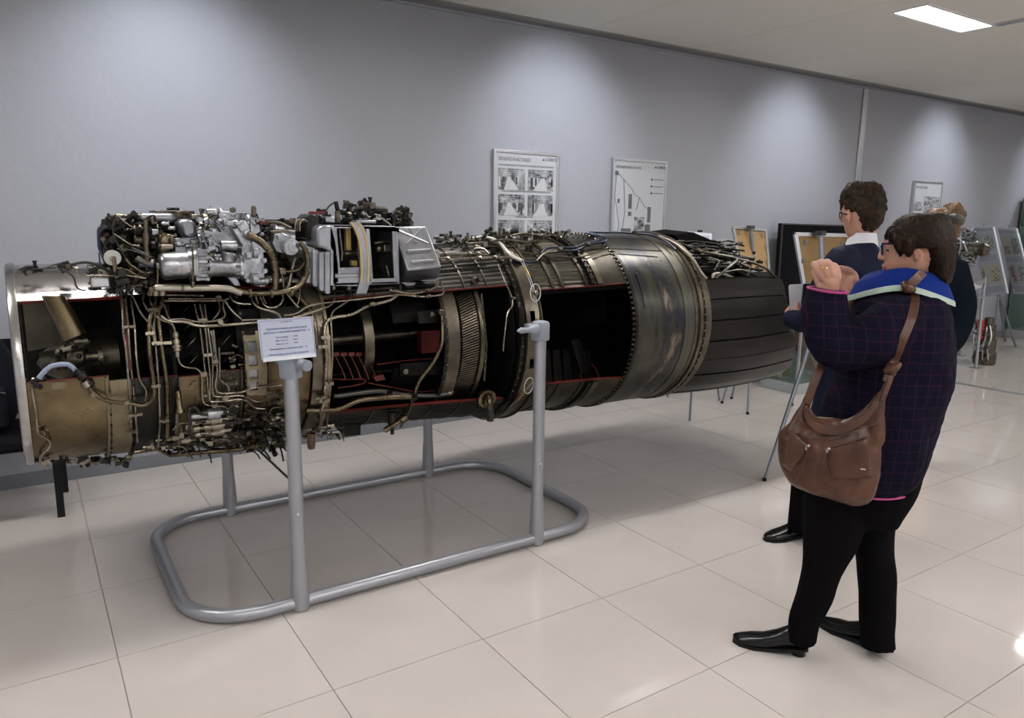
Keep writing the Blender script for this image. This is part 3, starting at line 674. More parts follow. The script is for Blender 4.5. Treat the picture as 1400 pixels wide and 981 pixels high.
# trio at the left of the fan window
pipe([(167,392),(167,400),(169,460),(172,473),(178,545),(180,604)],.0042)
pipe([(176,392),(171,404),(175,440),(176,460),(185,560),(188,604)],.0042)
pipe([(181,396),(179,413),(184,440),(187,495),(191,522),(201,532),(199,548)],.0042)
clamp(176,447,19,5); clamp(185,566,20,6,.03); clamp(178,590,16,5)
pipe([(126,377),(159,377),(164,382),(169,392),(181,402),(190,424),(199,436),(209,446),(211,470)],.0040,.04)
pipe([(198,400),(195,412),(203,426)],.004)
# heavy bronze pipes down the fan case
pipe([(213,398),(213,414),(207,428),(203,446),(204,480),(211,526),(211,541),(206,550),(195,555),(178,551),(150,549),(139,545),(128,538),(119,527)],.0078,.04,M_bronze,10)
pipe([(222,400),(222,412),(216,424),(217,440),(222,480),(229,526),(229,598)],.0085,.035,M_bronze,10)
pipe([(204,404),(206,415),(213,425),(210,446),(213,470),(217,526),(219,577),(216,611)],.0042,.035)
pipe([(224,416),(231,437),(237,441)],.0042,.035)
clamp(209,424,14,7,.045); clamp(205,456,13,6,.045); clamp(213,469,12,6,.045); clamp(224,469,22,6,.045); clamp(213,527,13,6,.045); clamp(224,574,15,6,.04); clamp(173,549,7,9,.05)
# horizontal pairs across the top of the window
pipe([(222,403),(278,404)],.004,.03); pipe([(225,411),(299,411),(307,410)],.0042,.03); pipe([(230,408),(296,408)],.003,.02)
pipe([(231,437),(250,435.5),(256,437),(268,440),(294,439),(307,434),(308,428),(304,418),(307,410),(313,408)],.0042,.045)
pipe([(220,432),(232,440),(253.6,439),(269.5,446),(310,444),(352,440.5)],.0058,.045)
pipe([(299,411),(302,424),(290,438)],.0035,.035)
clamp(301,441,7,11,.05); clamp(277,438,13,4,.05,M_clamp); clamp(299,408,8,8,.04)
# inline filter
pipe([(214,432),(222,438.5),(235,441),(239,450),(240,457)],.0042,.04)
a_, b_ = S(240,454,.045), S(243,488,.045)
Lf = (b_-a_).length
part('inline_filter', MB().lathe(a_, b_-a_, [(0,.009),(.1*Lf,.012),(.2*Lf,.011),(.22*Lf,.007),(.3*Lf,.007),(.31*Lf,.014),(.45*Lf,.014),(.46*Lf,.011),(.52*Lf,.011),(.53*Lf,.018),(.62*Lf,.018),(.64*Lf,.014),(.76*Lf,.014),(.78*Lf,.009),(Lf,.008)], 16), M_clamp)
pipe([(243,487),(246,497),(252,502),(269.5,503),(274,509)],.0038,.04)
# bundle of thin verticals ahead of the intermediate frame
pipe([(266,416),(271,437),(274.5,452.6),(280.5,508)],.0036,.02)
pipe([(273,416),(277.5,435.5),(281,449),(288,520),(286,548),(290,549),(309,548),(329,544.6),(338,548),(348.5,558.6),(362,558.6)],.0036,.03)
pipe([(280,416),(282,435),(285,451),(291.5,498),(290,532),(292.5,542),(306,542),(336,539.5),(346,549),(359,548.4)],.0036,.03)
pipe([(291.5,451),(298,510),(293.7,525.5),(297.5,538),(319,537),(332,536),(342,530.6),(357,528.7),(385,526)],.0042,.035)
pipe([(299.5,475),(301,509),(299,519),(311.5,525.5),(313,534)],.004,.03)
pipe([(276,514),(276.5,551),(288.6,555),(311.5,555),(311.5,567)],.0036,.03)
pipe([(283,514),(286,545)],.0036,.025); pipe([(288,452),(292,470),(294,500)],.0036,.02)
pipe([(302,483),(320,482)],.005,.02,M_fit)
clamp(278,511,10,9,.035); clamp(284,485,14,6,.035); clamp(294,494,9,6,.035); clamp(277,437,14,4,.04); clamp(308,542,7,12,.04); clamp(293,553,8,8,.04)
# column of bosses by the frame
part('drain_tube', MB().tube([S(243,560,.03),S(241,604,.02)],[.011,.010],12), M_clamp)
part('drain_tube', MB().lathe(S(243,535,.02), (0,-.3,-1), [(0,.012),(.07,.012),(.07,.018),(.085,.018)], 12), M_bronze)
# plate with pockets on the intermediate case
def panel_S(x0,x1,y0,y1,off,th,m_,name,holes=()):
    pass
pk = MB(); xA, xB = S(333,490).x, S(362,490).x
aT = 27; aB = -27
ys_ = [(466,480),(486,500),(505,518),(521,533)]
deg = lambda x,y: math.degrees(math.atan2(S(x,y,.02).z-AZ, AY-S(x,y,.02).y))
xa, xb = S(338,490).x, S(350,490).x
pk.shell(xA, xa, deg(335,533)-3, deg(335,458), .026, .018, nx=1, step=3)
pk.shell(xb, xB, deg(355,533)-3, deg(355,452), .026, .018, nx=1, step=3)
prev = deg(344,458)
for yt,yb in ys_:
    pk.shell(xa, xb, deg(344,yt), prev, .026, .018, nx=1, step=2); prev = deg(344,yb)
pk.shell(xa, xb, deg(344,533)-3, prev, .026, .018, nx=1, step=2)
part('pocket_plate', pk, M_beige2)
part('pocket_back', MB().shell(xa,xb,deg(344,534),deg(344,458),.008,.004,nx=1), M_silver)
part('service_panel', MB().shell(S(366,500).x,S(415,500).x,-22,8,.012,.01,nx=2,step=3), M_beige)
part('service_panel', MB().shell(S(362,500).x,S(425,500).x,12,30,.02,.012,nx=2,step=3), M_dark)
part('pocket_cap', MB().lathe(S(371,478,.02),(0,-1,0),[(0,.028),(.01,.028),(.012,.018)],18), M_dark)
part('fan_rear_case', MB().shell(.70,.985,0,33,-.02,.006,nx=2), M_nearblack)
# pipes right of the frame and round the info sign
pipe([(314,404),(321,414.6),(343,415.7)],.004,.05); pipe([(343.5,404),(345,412),(352.5,421),(379.5,427),(384,435)],.0046,.055); pipe([(355,404),(361.5,420),(377,421),(388,412),(386,400)],.0042,.05)
pipe([(307.7,411),(316.6,424.7),(330,436)],.0045,.05); pipe([(437.8,414.6),(420,418),(406,429),(388,431)],.0045,.055); pipe([(330,438),(370,436)],.005,.04); pipe([(440,422.4),(415,431),(400,434)],.006,.05)
pipe([(402,400),(422,418),(431,440),(433,470)],.011,.03,M_bronze,10)
pipe([(546,386),(548,397),(537,410),(500,418.5),(481,431),(455,433),(444,442),(443.4,459.7),(447,483),(443.4,553),(438,563),(439,579)],.0078,.045,M_pipe,10)
pipe([(457,394),(457.5,413),(446,421),(420,427),(408,432)],.0048,.05); pipe([(478,394),(479.8,409),(462,420),(452,428),(455,485.5),(450.5,544),(447,579)],.0042,.04)
pipe([(424.7,416),(474,410.5),(509,407),(551,402),(572,405.8),(605,403.4),(607,399),(602,384)],.0042,.05)
pipe([(532.5,396),(560.6,402),(584,397.6),(598,392),(599,382)],.0042,.06); pipe([(540,396),(560,402),(572,405)],.006,.05,M_bronze)
clamp(445,461,15,6,.05); clamp(441,474,16,6,.05); clamp(450,524,14,7,.05); clamp(438,543,18,6,.05); clamp(509,416,8,7,.06); clamp(584,397,8,5,.065); clamp(586,405,8,5,.06)
part('elbow_joint', MB().lathe(PY(601,426,3.0),(0,-1,0),[(0,.014),(.02,.014),(.024,.009)],12), M_fit)
pipe([(604,424.5),(605.5,469),(593.4,494.8),(572,520.6),(565,544),(553.6,572),(548,582)],.0088,.03,M_bronze,12)
pipe([(418,560.5),(462,560.5),(490,546),(520,543.5),(568,541.7)],.0125,.035,M_bronze,12)
pipe([(456,541),(463,541),(481,538),(518,533.5),(551,539),(585,541),(612,538),(620,534)],.0115,-.03,M_pipedark,12)
part('pipe_sleeve', MB().tube([S(612,537,-.03),S(617,536.5,-.03)],.014,12), M_clamp)
clamp(566,543,12,11,.04,M_dark); clamp(443,547,18,7,.05); clamp(533,536,8,8,.0,M_dark)
pipe([(601,348.7),(640,347.5),(668.5,347.5)],.0058,.04); pipe([(602,355),(650,352.5),(697.6,351.5),(715.6,356)],.0068,.04); pipe([(646,348),(647,339),(661.7,339),(669,347)],.0042,.045)
for x,y in ((609,348),(612,354),(642,347.5),(654,347.5),(656,353),(677,352.5)): clamp(x,y,5,6,.045)
pipe([(681,361.6),(692,388),(701,407.5),(701,419),(693.8,425),(690,455),(687.7,480)],.0040,.04); clamp(702,408,5,4,.045)
pipe([(640,326.5),(655,324.3),(668.5,324.6),(682,330),(691,341),(699,350),(713,356)],.0085,.05,mat('white_hose',(.50,.48,.42),.5),10,'white_hose')
pipe([(602,326),(620,329),(640,331),(655,337),(662,341)],.005,.03)
pipe([(700,355),(724,359),(733.4,357),(743.7,345),(789.4,342),(805.4,333),(830.6,329.7),(828,324),(804,318),(812,317.5),(850,317.7),(891,320.6),(910,329),(924,341)],.0065,.03,M_bluepipe,10)
pipe([(739,346),(746,338.5),(787,338.3),(798.6,332.5),(821,327.5),(811,320.5),(800,318.5)],.0058,.035,M_bluepipe,10)
pipe([(733,357),(743.7,345),(765,343)],.0068,.032,M_pipe,10); pipe([(695,343),(750,349),(790,352),(800,350),(831,339),(905,343)],.0038,.025,M_fit)
for x,y in ((766,342),(803,334),(868,318)): clamp(x,y,7,9,.04,M_fit)
# bosses, blanking caps, drains
part('boss', MB().lathe(S(648,384,0),(.3,-1,.35),[(0,.022),(.012,.020),(.014,.012),(.045,.012),(.045,.007)],14), M_ring)
part('drain_cap', MB().lathe(S(664,543,.0),(-.1,-1,-.25),[(0,.050),(.02,.048),(.024,.032),(.034,.03)],24), M_bronze)
pc = S(669,542,.04)
part('drain_elbow', MB().tube(fillet([S(664,540,.0),pc,pc+Vector((0,-.01,-.08))],.4),.014,12), M_bronze)
part('drain_nozzle', MB().cyl(pc+Vector((0,-.01,-.06)),pc+Vector((0,-.01,-.12)),.017,n=12), M_hose)
part('hanging_box', MB().hexa([PY(466,581,3.25),PY(493,579,3.25),PY(493,594,3.25),PY(468,597,3.25)],[PY(466,581,3.35),PY(493,579,3.35),PY(493,594,3.35),PY(468,597,3.35)]), M_nearblack)
part('drain_valve', MB().lathe(PY(536,572,3.12),(0,0,-1),[(-.03,.02),(0,.022),(.03,.02),(.034,.010),(.075,.009)],12), M_fitd)
part('drain_valve', MB().lathe(PY(555,570,3.1),(-1,0,-.45),[(0,.018),(.03,.022),(.04,.012),(.09,.010),(.10,.014),(.12,.013)],12), M_bronze)
part('drain_valve', MB().lathe(PY(425,592,3.1),(0,0,-1),[(0,.020),(.02,.020),(.02,.017),(.05,.018),(.07,.014)],12), M_bronze)
# vertical chains
def chain(p0, p1, n):
    mb = MB()
    for k in range(n):
        c = p0.lerp(p1,(k+.5)/n); L_ = (p1-p0).length/n*.62; q_ = []
        for j in range(8):
            a = 2*PI*j/8; u = Vector((math.cos(a)*L_*.42,0,math.sin(a)*L_)) if k%2 else Vector((0,math.cos(a)*L_*.42,math.sin(a)*L_))
            q_.append(c+u)
        mb.tube(q_,.0022,5,closed=True)
    part('chain', mb, M_fit, stuff=True)
chain(PY(658,402,3.05),PY(665,470,3.03),12); chain(PY(665,470,3.03),PY(662,520,3.05),9)
chain(PY(608,440,3.12),PY(611,520,3.12),14)
# lower blue-grey hose and links at the inlet
h_ = [(53,517),(64,503),(75,498.5),(88,497),(97,499),(104,507)]
part('inlet_hose', MB().tube(fillet([PY(x,y,3.03) for x,y in h_],.5,6,.1),.0085,10), mat('blue_grey_hose',(.22,.27,.36),.5), label='blue-grey hose')
pipe([(43,528),(46,545),(50,570),(51,588),(53,594),(66,600),(70,606),(66,614),(57,620),(56,632)],.0045,.018,M_pipe)
part('hose_end', MB().lathe(PY(104,505,3.02),(.7,0,-1),[(0,.010),(.02,.012),(.02,.018),(.04,.018),(.045,.012),(.06,.012),(.06,.016),(.075,.015),(.08,.010)],12), M_fitd)
part('hose_end', MB().lathe(PY(115,521,3.02),(.5,0,-1),[(0,.015),(.02,.018),(.03,.011),(.05,.010),(.05,.014),(.065,.012)],12), M_clamp)
part('window_plate', MB().slab([PY(70,523,3.045),PY(90,522,3.045),PY(90,530,3.05),PY(72,533,3.05)],Vector((0,.004,0))), M_beige2)
greeble((44,518,62,532),3.04,3.10,16,.012,.022,[M_fitd,M_clamp]); greeble((50,582,62,590),3.08,3.12,5,.008,.012,[M_clamp])
greeble((48,622,66,634),3.2,3.4,8,.012,.02,[M_fitd,M_clamp]); greeble((76,624,175,636),3.25,3.45,46,.010,.022,[M_fitd,M_dark,M_clamp])
greeble((66,465,120,506),3.15,3.3,22,.012,.026,[M_fitd,M_nearblack,M_fit])
# hydraulic block under the fan case
def gS(poly,o0,o1,n,a,b,ms):
    x0,y0,x1,y1 = poly; groups = {}
    for _ in range(n):
        p = S(random.uniform(x0,x1),random.uniform(y0,y1),random.uniform(o0,o1)); s_ = random.uniform(a,b); mb = groups.setdefault(random.randrange(len(ms)),MB())
        k = random.random(); ax = random.choice([Vector((1,0,0)),Vector((-1,0,.1)),Vector((1,0,-.5)),Vector((0,-1,-.4))]).normalized()
        if k < .5: mb.lathe(p,ax,[(0,s_*.45),(s_*.7,s_*.45),(s_*.7,s_*.3),(s_*1.4,s_*.3),(s_*1.4,s_*.42),(s_*1.9,s_*.4)],8)
        elif k < .75: mb.box(p,(s_*1.5,s_*.9,s_),Matrix.Rotation(random.uniform(-.3,.3),3,'Y'))
        else: mb.tube(fillet([p,p+ax*s_*2,p+ax*s_*3+Vector((0,0,-s_*1.4))],.4),s_*.16,6)
    for i,mb in groups.items(): part('fittings', mb, ms[i], stuff=True)
part('valve_cylinder', MB().lathe(S(272,568,.04),(1,0,.02),[(-.03,.012),(0,.014),(.03,.016),(.032,.022),(.06,.022),(.066,.026),(.078,.026),(.08,.012),(.11,.010)],16), M_silver)
part('valve_hose', MB().tube(fillet([S(x,y,.05) for x,y in [(284,567),(272,566),(271,560),(266,555),(259,557),(256,564),(261,575),(258,588)]],.5),.006,8), M_hose)
for k in range(3): part('valve_block', MB().lathe(S(262+k*2,578+k*8,.035),(1,0,0),[(0,.013),(.022,.013),(.022,.008),(.04,.008),(.04,.014),(.07,.014),(.07,.020),(.11,.020),(.112,.01),(.14,.008)],12), M_clamp)
gS((240,575,330,608),.0,.05,70,.010,.022,[M_clamp,M_fit,M_fitd]); gS((205,596,260,618),.0,.03,30,.010,.02,[M_clamp,M_fitd])
gS((300,560,385,600),.0,.05,80,.012,.026,[M_fitd,M_fit,M_dark]); gS((366,536,386,575),.01,.05,26,.010,.02,[M_clamp,M_fit,M_fitd])
gS((335,586,392,612),.0,.04,40,.014,.03,[M_bronze,M_fitd,M_dark]); gS((415,580,465,600),.0,.04,34,.010,.02,[M_fitd,M_clamp,M_pipe])
gS((315,470,332,560),.0,.02,26,.008,.014,[M_fitd,M_clamp]); gS((255,520,330,545),.0,.01,16,.006,.012,[M_clamp,M_fit]); gS((300,505,330,525),.0,.02,12,.008,.014,[M_fit])
part('lower_rail', MB().tube([PY(180,618,3.3),PY(215,613,3.3),PY(232,622,3.3),PY(330,614,3.25),PY(352,606,3.25)],.010,8), M_bronze)
part('heat_patch', MB().shell(.62,.9,-75,-50,.03,.02,nx=3), M_bronze)
gS((232,600,345,616),-.02,.03,50,.014,.028,[M_bronze,M_fitd,M_dark])
# ================================================================== gearbox and accessories on top (real planes in front of and above the case)
GY = 3.10
def gc(x0,y0,x1,y1,rp,Y=GY,m_=M_silver,name='accessory_cylinder',prof=None,n=20,parent=None):
    p0,p1 = PY(x0,y0,Y),PY(x1,y1,Y); s_ = mpp(p0); L_ = (p1-p0).length; r = rp*s_
    prof = prof or [(0,.75),(.03,.95),(.07,1),(.97,1),(1,.9)]
    return part(name, MB().lathe(p0,p1-p0,[(t*L_,q_*r) for t,q_ in prof],n), m_, parent)
def gb(x0,y0,x1,y1,Y=GY,d=.06,m_=M_silver,name='housing_block',bev=.005):
    p0,p1 = PY(x0,y1,Y),PY(x1,y0,Y)
    return part(name, MB().bb(p0.x,p1.x,Y,Y+d,p0.z,p1.z), m_, bevel=bev)
def gp(pts,rp,Y=GY,m_=M_pipe,name='pipe',n=10,k=.4):
    P_ = [PY(p[0],p[1],p[2] if len(p)>2 else Y) for p in pts]
    return part(name, MB().tube(fillet(P_,k,5,.06), rp*mpp(P_[0]), n), m_)
def poly(pts,Y=GY,d=.06,m_=M_silver,name='housing_rib',bev=.004):
    return part(name, MB().prism([PY(x,y,Y) for x,y in pts],(0,d,0)), m_, bevel=bev)
# starter cylinder at left
gc(217,364,266,361,19,3.06,prof=[(0,.25),(.0,.62),(.04,.86),(.12,.98),(.2,1),(.58,1),(.585,1.02),(.60,1.02),(.605,1),(.8,1),(.8,1.12),(1,1.12)],name='starter')
gc(213,365,218,365,6,3.06,M_fit,'starter_shaft')
gc(260,361,268,361,21.5,3.06,name='starter_flange',prof=[(0,.92),(.1,1),(.9,1),(1,.92)]); gc(268,361,279,360,19,3.08,name='starter_neck')
gb(268,342,284,384,3.03,.10,name='gearbox_flange')
for yy in (343,352,362,372,381): gc(268,yy,286,yy,3.2,3.02,name='flange_bolt',n=8,prof=[(0,1),(.25,1),(.25,.7),(.75,.7),(.75,1),(1,1)])
gc(283,364,330,364,14.5,3.08,name='gearbox_barrel',prof=[(0,1),(1,1)])
gc(283,364,287,364,17,3.08,name='gearbox_barrel_flange'); gc(325,364,331,364,17,3.08,name='gearbox_barrel_flange')
for a in range(8):
    t = a*PI/4; gc(323,364+14*math.sin(t),329,364+14*math.sin(t),2.2,3.08-.045*abs(math.cos(t)),name='flange_bolt',n=8)
# gearbox casting
poly([(330,338),(345,333),(356,340),(362,347),(363,382),(366,385),(364,393),(352,392),(341,386),(332,380)],3.05,.16,name='gearbox_housing',bev=.010)
poly([(270,310),(300,308),(322,300),(343,303),(346,334),(330,345),(306,348),(284,346),(272,344)],3.13,.2,name='gearbox_housing',bev=.010)
poly([(300,300),(342,296),(356,300),(358,318),(350,322),(320,320),(302,316)],3.16,.22,name='gearbox_housing',bev=.008)
gc(312,345,312,358,9,3.05,name='gearbox_boss'); gc(301,336,323,336,8,3.07,name='gearbox_boss')
poly([(284,322),(291,321),(302,344),(296,346)],3.10,.05); poly([(318,313),(330,309),(349,342),(338,347),(331,335)],3.07,.10); poly([(322,306),(334,300),(342,312),(330,318)],3.06,.08)
gc(345,345,352,345,8,3.02,name='gearbox_boss'); gc(336,350,343,350,5,3.02,name='gearbox_boss'); gc(344,381,352,381,8,3.02,name='gearbox_boss'); gc(352,385,366,384,5,3.03,name='gearbox_boss')
for x,y in ((339,383),(361,356),(362,370),(333,347),(347,337),(356,344),(331,372),(357,388)): part('flange_bolt', MB().lathe(PY(x,y,3.045),(0,-1,0),[(0,.010),(.006,.010),(.006,.006),(.012,.006)],8), M_silver)
poly([(311,379),(324,378),(330,391),(321,391)],3.09,.08,m_=M_tank)
greeble((270,293,304,308),3.08,3.2,26,.012,.026,[M_silver,M_tank,M_fit]); greeble((286,284,300,296),3.1,3.2,14,.014,.026,[M_silver,M_tank])
gc(282,290,296,290,5,3.1,name='gearbox_boss'); poly([(296,288),(335,290),(345,296),(345,302),(300,300)],3.14,.15,name='gearbox_cover')
greeble((303,294,350,306),3.08,3.16,26,.010,.022,[M_silver,M_tank]); greeble((275,345,335,352),3.03,3.06,18,.008,.014,[M_silver,M_fit]); greeble((268,308,290,345),3.05,3.1,26,.010,.02,[M_silver,M_tank,M_fit])
poly([(315,284),(319,282),(323,284),(323,294),(315,294)],3.14,.02,m_=M_fit,name='lifting_lug'); poly([(345,281),(349,281),(351,284),(351,298),(344,297)],3.14,.02,m_=M_ring,name='lifting_lug')
gb(306,299,312,309,3.08,.04,name='clamp_block'); gb(322,302,330,308,3.05,.03)
# rounded cap, plate and long cylinder above
poly([(242,303),(248,299.5),(262,299),(268,302),(271,312),(270,325),(250,325),(246,313)],3.12,.12,name='rounded_cap',bev=.02,m_=M_tank)
gc(192,297.5,243,298,7,3.2,M_tank,'long_actuator',prof=[(0,.8),(.03,1),(.8,1),(.9,.8),(.97,.45),(1,.1)])
gb(212,288,266,292,3.22,.16,M_fit,'top_plate',.003); poly([(228,292),(262,292),(256,300),(235,300)],3.24,.12,m_=M_fit,name='plate_bracket')
gc(243.5,289,243.5,296,6,3.2,M_fit,'plate_boss'); gc(228,286,245,286,2.5,3.25,M_fitd,'plate_handle'); gc(236.5,284,236.5,288,3.5,3.25,M_fitd,'plate_knob')
gb(262,293,272,300,3.14,.05,M_clamp)
gc(170,297,193,297,4.5,3.2,M_fit,'actuator_end',prof=[(0,.9),(.2,.9),(.2,1.2),(.4,1.2),(.4,.8),(.7,.8),(.7,1.3),(.95,1.3),(1,1)])
poly([(138,301),(150,296),(157,293),(160,297),(156,303),(149,303)],3.2,.03,m_=M_dark,name='sensor_tip'); gc(158,295,172,297,4,3.2,M_clamp,'actuator_rod')
# left cluster of dark accessories
for (x0,y0,x1,y1) in ((140,300,170,345),(165,300,215,345),(150,345,215,388)): greeble((x0,y0,x1,y1),3.08,3.3,60,.016,.038,[M_fitd,M_nearblack,M_fit,M_dark])
poly([(205,300),(275,296),(282,345),(275,352),(205,352)],3.30,.10,m_=M_nearblack,name='accessory_casing',bev=.01)
poly([(236,326),(270,322),(280,344),(240,346)],3.16,.08,m_=M_tank,name='housing_block')
for xx,yy in ((226,306),(234,312),(228,340),(246,334),(258,336),(266,330),(274,318),(236,322)): gc(xx-5,yy,xx+5,yy,3.2,3.14,M_silver if xx%4 else M_fit,'fitting',n=10,prof=[(0,.8),(.2,1),(.5,1),(.5,.7),(.8,.7),(.8,1.1),(1,1)])
poly([(137,312),(150,304),(215,302),(222,330),(214,386),(170,386),(148,365),(138,340)],3.22,.16,m_=M_nearblack,name='accessory_casing',bev=.012)
gc(199,300,201,372,5,3.08,M_ring,'bronze_column',prof=[(0,.6),(.25,.6),(.25,1),(.45,1),(.45,.7),(.6,.7),(.6,1.1),(.9,.9),(1,.6)])
gb(198,313,217,322,3.1,.05,M_tank,'silver_bracket'); gc(224,318,224,345,8.5,3.08,M_bronze,'bronze_filter',prof=[(0,.5),(.1,.5),(.1,.8),(.25,1),(.6,1),(.6,1.1),(.8,1.1),(1,.8)])
gb(219,334,237,341,3.05,.05,M_clamp); gc(183,316,196,316,9,3.12,M_ring,'ring_fitting',prof=[(0,1),(.15,1),(.15,.7),(.5,.7),(.5,1.1),(.75,1.1),(.75,.6),(1,.6)])
gc(183,328,196,328,6,3.10,M_fit,'ring_fitting'); 
part('round_flange', MB().lathe(PY(153.5,352,3.08),(0,-1,0),[(0,.028),(.012,.028),(.012,.012),(.016,.012),(.03,.008)],24), mat('pale_flange',(.50,.50,.46),.4,.5))
part('flange_rod', MB().tube([PY(155,350,3.04),PY(157,364,3.04),PY(158,370,3.05)],.007,8), M_clamp)
gc(190,361,210,362,4.5,3.06,mat('violet_pipe',(.08,.09,.16),.3,.6),'violet_pipe')
for pts,r,m_ in (([(160,298),(155,304),(154,315),(158,330),(168,345),(172,352)],1.3,M_hose),([(163,297),(172,305),(186,313)],.9,M_pipe),([(156,319),(170,329),(180,335),(190,336)],1.1,M_pipe),([(137,342),(135,325),(137,315),(146,309)],1.6,M_bluepipe),([(135,345),(136,352),(137,362)],1.0,M_bluepipe),
    ([(172,353),(176,360),(188,368),(197,374),(206,372)],1.9,M_bronze),([(155,368),(168,367),(178,370),(190,378)],2.0,M_bronze),([(165,375),(180,377),(200,380)],1.6,M_pipe),([(180,338),(195,345),(206,352)],1.6,M_pipedark),([(186,352),(196,358),(206,362)],4,M_pipedark),([(160,340),(180,341),(196,348)],1.2,M_pipedark)):
    gp(pts,r,3.05,m_)
greeble((165,366,215,395),3.05,3.12,40,.012,.026,[M_fitd,M_dark,M_fit])
# hoses along the top of the inlet
gp([(25,369),(50,368),(75,366),(100,364)],1.1,3.2,M_fitd); gp([(60,367),(82,359),(96,360),(104,363)],1.5,3.2,M_pipedark); gp([(96,362),(112,358),(124,359),(135,363),(146,369),(158,377)],1.9,3.12,M_hose,'cable')
gp([(86,370),(95,373),(102,380),(103,390),(108,396),(118,397)],1.2,3.07,M_hose,'cable'); gp([(104,366),(105,376),(113,379)],1.0,3.1,M_pipe); gp([(118,377),(140,376),(160,377)],1.2,3.1,M_pipe)
greeble((25,366,56,371),3.2,3.25,14,.008,.018,[M_fitd]); greeble((80,360,104,368),3.16,3.22,20,.01,.022,[M_fitd,M_fit]); greeble((112,360,150,385),3.1,3.2,24,.01,.02,[M_dark,M_fitd,M_clamp])
gb(126,379,150,393,3.10,.05,mat('bright_box',(.55,.56,.58),.3,.8),'bright_sleeve',.006); gb(120,362,128,368,3.12,.04,M_clamp)
# the long manifold pipe and its risers
gp([(206,404),(206,396),(212,393),(300,393.5),(318,394),(334,401),(372,401),(398,398),(414,388),(421,370),(421,350),(416,338),(410,331)],4.2,3.02,M_bronze,'manifold_pipe',14,.45)
gp([(212,393.5),(296,393.5),(314,394),(330,400.5)],4.9,3.02,mat('manifold_steel',(.36,.34,.29),.35,.85),'manifold_pipe',14)
for x,y in ((249,394),(262,389),(342,401),(371,401),(398,399),(421,369)): gc(x-2,y,x+2,y,6,3.02,M_fit,'manifold_joint')
for x in (213,222): gc(x,397,x,404,4.5,3.02,M_clamp,'manifold_port')
gp([(350,402),(350,408),(353,415)],1.6,3.03,M_bronze); gp([(360,402),(360,409),(364,415)],1.6,3.03,M_bronze); gp([(264,384),(264,345),(262,334),(268,332)],1.3,3.0,M_bronze); gc(264,384,264,391,2.6,3.0,M_fit,'riser_union')
gp([(216,368),(215,392)],1.5,3.03,M_bronze)
# heavy bronze elbow pipe
gp([(338,321),(350,326),(362,334),(371,346),(376,362),(377,380),(376,396)],5.2,3.04,M_bronze,'elbow_pipe',14,.5)
# small pump with round face
gc(372,320,400,326,14,3.18,M_silver,'pump_body'); 
part('pump_face', MB().lathe(PY(398,337,3.06),(-.1,-1,.0),[(-.06,.036),(0,.034),(.0,.031),(.012,.030),(.014,.016),(.022,.015),(.024,.006)],24), M_silver)
poly([(376,320),(386,318),(398,324),(405,330),(404,346),(392,348),(378,344),(372,332)],3.11,.09,name='pump_body')
gp([(404,352),(401,362),(398,372),(396,388),(390,397)],3.0,3.1,M_pipe); gp([(390,371),(402,371),(412,366),(416,358)],2.2,3.08,M_bronze); gb(382,366,392,376,3.07,.04,M_fit); gc(364,382,412,384,6,3.14,M_pipe,'cross_pipe')
gp([(385,375),(387,384),(388,395)],1.2,3.06); gp([(410,395),(409,410),(405,420)],1.2,3.06); gp([(392,400),(400,412),(408,420)],1.4,3.03)
gp([(396,398),(412,402),(424,420)],4,3.12,M_pipe)
gb(356,301,367,307,3.12,.05,M_red,'red_connector',.002); gp([(366,304),(380,303),(392,309),(398,312)],2.2,3.13,M_fit); gb(390,300,396,308,3.14,.02,M_fitd)
gp([(370,316),(380,315),(395,315),(402,318)],1.3,3.1,M_pipe); gp([(351,292),(354,302),(358,315)],1.2,3.12,M_hose,'cable')
greeble((355,305,378,330),3.12,3.25,24,.012,.024,[M_fitd,M_dark,M_tank]); greeble((376,300,432,328),3.12,3.3,60,.012,.026,[M_fitd,M_dark,M_fit]); greeble((365,345,420,395),3.14,3.3,50,.014,.03,[M_fitd,M_nearblack,M_fit])
poly([(418,297),(424,292),(436,296),(438,322),(432,328),(420,326)],3.10,.12,m_=M_fitd,name='dark_box'); gb(427,289,443,293,3.12,.05,M_red,'red_cap',.002)
for k in range(3): gp([(404+3*k,316),(403+3*k,306),(409+3*k,298),(416+2*k,303)],1.0,3.1-.01*k,M_pipedark if k%2 else M_clamp)
poly([(352,300),(440,300),(440,330),(352,330)],3.32,.10,m_=M_nearblack,name='accessory_casing')
poly([(360,345),(430,345),(430,395),(360,395)],3.34,.08,m_=M_nearblack,name='accessory_casing')
poly([(150,388),(440,388),(440,398),(150,398)],3.20,.14,m_=M_nearblack,name='gearbox_saddle')
# ---- oil tank with windows
TYF = 3.02
def frame_plate(outer, inner, Y, d, m_, name):
    po = [PY(x,y,Y) for x,y in outer]; pi_ = [PY(x,y,Y) for x,y in inner]; mb = MB(); n = 4; v = Vector((0,d,0))
    for i in range(4):
        j = (i+1)%4; mb.hexa([po[i],po[j],pi_[j],pi_[i]],[po[i]+v,po[j]+v,pi_[j]+v,pi_[i]+v])
    return part(name, mb, m_)
frame_plate([(452,308),(493,308),(494,391),(452,390)],[(460,312),(488,311),(492,365),(465,366)],TYF,.012,M_tank,'oil_tank_front')
frame_plate([(500,310),(541,310),(544,387),(508,388)],[(505,312.5),(536,312.5),(539,380),(510,381)],TYF,.012,M_tank,'oil_tank_front')
poly([(434,312),(440,307.5),(456,307.5),(462,330),(466,366),(466,388),(458,391),(452,391),(452,345),(444,340),(434,338)],TYF,.16,m_=M_tank,name='oil_tank_body',bev=.02)
